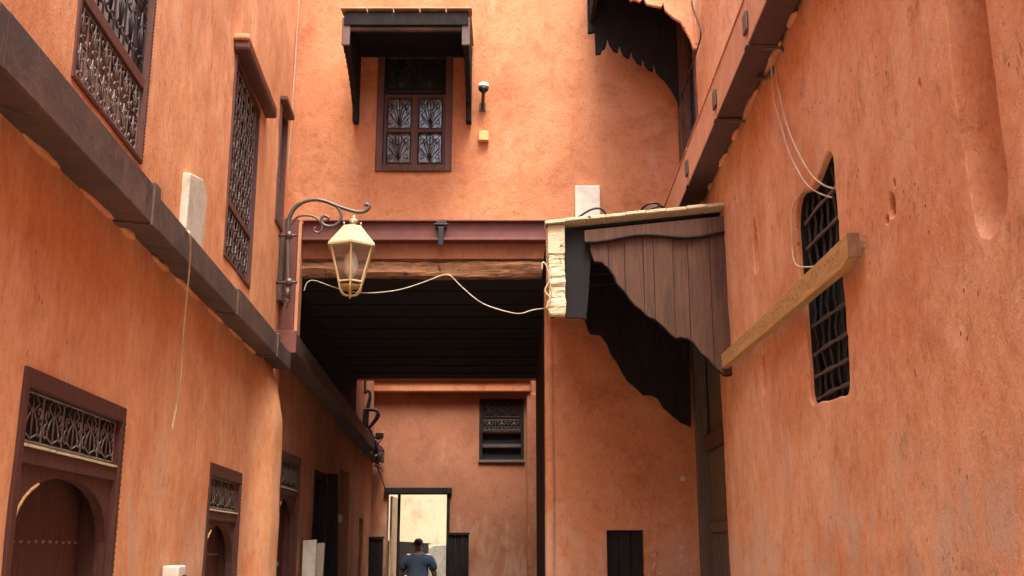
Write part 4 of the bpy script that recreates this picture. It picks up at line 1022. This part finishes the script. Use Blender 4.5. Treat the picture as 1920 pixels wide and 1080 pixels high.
rn = random.Random(2)
for k in range(16):
    a, b = rn.uniform(696, 714), rn.uniform(818, 872); MB().tube(smooth_path([px(a, b, TY+rn.uniform(-.1, .1)), px(a+rn.uniform(-8, 10), b+rn.uniform(-10, 10), TY), px(a+rn.uniform(-8, 12), b+rn.uniform(-14, 14), TY)], 4), .008, 5).build('wire_end', 'cable_beige' if k % 3 == 0 else 'cable_b', tang)
p = px(712, 818, TY); MB().box(p.x-.06, p.x+.05, p.y-.05, p.y+.05, p.z-.03, p.z+.05).build('clip_box', 'brownpaint', tang, bevel=.01)

ck = MB(); rn = random.Random(9)
def fp(x_, y_, n=.012):
    e = math.atan(485/2000)-math.atan((y_-540)/2000); h = 9.5*math.tan(e); return Vector(((x_-960)/2000*(9.5*.97183+h*.23567), 9.5-n-.014, 1.6+h))
for (cx_, cy_, ww, hh) in ((1222, 1030, 7, 8), (1224, 1042, 6, 4), (1225, 1062, 4, 9), (1237, 1074, 6, 4), (1277, 1028, 8, 6), (1278, 1042, 6, 5), (1279, 1056, 5, 5), (1273, 1070, 3, 5), (1294, 1070, 3, 3)):
    for q in range(4):
        pts = [fp(cx_+rn.uniform(-ww, ww), cy_+rn.uniform(-hh, hh)) for _ in range(4)]; ck.tube(smooth_path(pts, 3), .0022, 4)
ck.tube([fp(1232, 1056), fp(1262, 1057)], .002, 4)
o = tag(ck.build('chalk_scribble', 'chalk'), 'faint white chalk scribbles low on the wall right of the dark opening', 'graffiti'); o['kind'] = 'stuff'

# =====================================================================  PERSON
per = thing('person', 'man in a blue grey t-shirt seen from behind in the far doorway', 'person', (-1.49, 17.45, 0))
def skin(name, verts, edges, radii, mat, parent, sub=2, root=0):
    o0 = origin(parent); me = bpy.data.meshes.new(name)
    me.from_pydata([Vector(v) for v in verts], edges, []); me.materials.append(M[mat])
    o = bpy.data.objects.new(name, me); C.objects.link(o); o.parent = parent
    md = o.modifiers.new('skin', 'SKIN'); md.use_smooth_shade = True
    for i, r in enumerate(radii):
        sv = me.skin_vertices[0].data[i]; sv.radius = r if isinstance(r, tuple) else (r, r); sv.use_root = (i == root)
    s = o.modifiers.new('sub', 'SUBSURF'); s.levels = sub; s.render_levels = sub
    return o
V = [(0, 0, .95), (0, .0, 1.12), (0, .01, 1.30), (0, .01, 1.43), (0, .02, 1.50), (0, .025, 1.555), (0, .04, 1.62), (0, .045, 1.69), (0, .04, 1.735),
     (-.19, .01, 1.41), (-.27, .0, 1.17), (-.25, .08, .95), (-.24, .11, .87),
     (.19, .01, 1.41), (.27, .0, 1.17), (.27, .08, .95), (.265, .11, .87),
     (-.10, 0, .88), (-.11, .03, .50), (-.12, -.08, .10), (-.12, .06, .04), (.10, 0, .88), (.11, .10, .50), (.12, .12, .10), (.12, .27, .04)]
E_ = [(0, 1), (1, 2), (2, 3), (3, 4), (4, 5), (5, 6), (6, 7), (7, 8), (3, 9), (9, 10), (10, 11), (11, 12), (3, 13), (13, 14), (14, 15), (15, 16), (0, 17), (17, 18), (18, 19), (19, 20), (0, 21), (21, 22), (22, 23), (23, 24)]
Rr = [(.14, .10), (.14, .10), (.15, .10), (.12, .085), (.06, .06), (.062, .065), (.080, .098), (.078, .098), (.045, .055),
      .062, .045, .035, .028, .062, .045, .035, .028, .085, .058, .045, .035, .085, .058, .045, .035]
skin('body', V, E_, Rr, 'skin', per)
Vs = [(0, -.005, .93), (0, -.005, 1.10), (0, .0, 1.29), (0, .0, 1.42), (0, .02, 1.475), (-.20, .005, 1.40), (-.262, .0, 1.22), (.20, .005, 1.40), (.262, .0, 1.22)]
skin('t_shirt', Vs, [(0, 1), (1, 2), (2, 3), (3, 4), (3, 5), (5, 6), (3, 7), (7, 8)], [(.185, .13), (.19, .135), (.195, .13), (.15, .105), (.07, .07), .088, .070, .088, .070], 'shirt', per)
skin('trousers', [(0, 0, .96), (0, 0, .90), (-.10, 0, .85), (-.11, .03, .50), (-.12, -.06, .12), (.10, 0, .85), (.11, .10, .50), (.12, .12, .12)], [(0, 1), (1, 2), (2, 3), (3, 4), (1, 5), (5, 6), (6, 7)], [(.17, .12), (.17, .12), .105, .085, .07, .105, .085, .07], 'jeans', per)
skin('hair', [(0, .005, 1.60), (0, .012, 1.66), (0, .02, 1.725)], [(0, 1), (1, 2)], [(.070, .075), (.086, .092), (.062, .075)], 'hair', per)
for s in (-1, 1):
    MB().lathe(Vector((-1.49+s*.088, 17.49, 1.63)), [(.004, -.03), (.014, -.012), (.014, .015), (.004, .03)], 8).build('ear', 'skin', per, smooth=True)
    hx = -.24 if s < 0 else .265
    for k in range(4):
        x0 = hx-.015+.0; y0 = .085+k*.018
        skin('finger', [(x0, y0, .86), (x0-s*.005, y0+.005, .80-.006*(k % 3)), (x0-s*.015, y0+.008, .765-.008*(k % 3))], [(0, 1), (1, 2)], [.010, .009, .008], 'skin', per, 1)
    skin('finger', [(hx, .08, .88), (hx-s*.01, .055, .84), (hx-s*.012, .05, .81)], [(0, 1), (1, 2)], [.012, .010, .009], 'skin', per, 1)
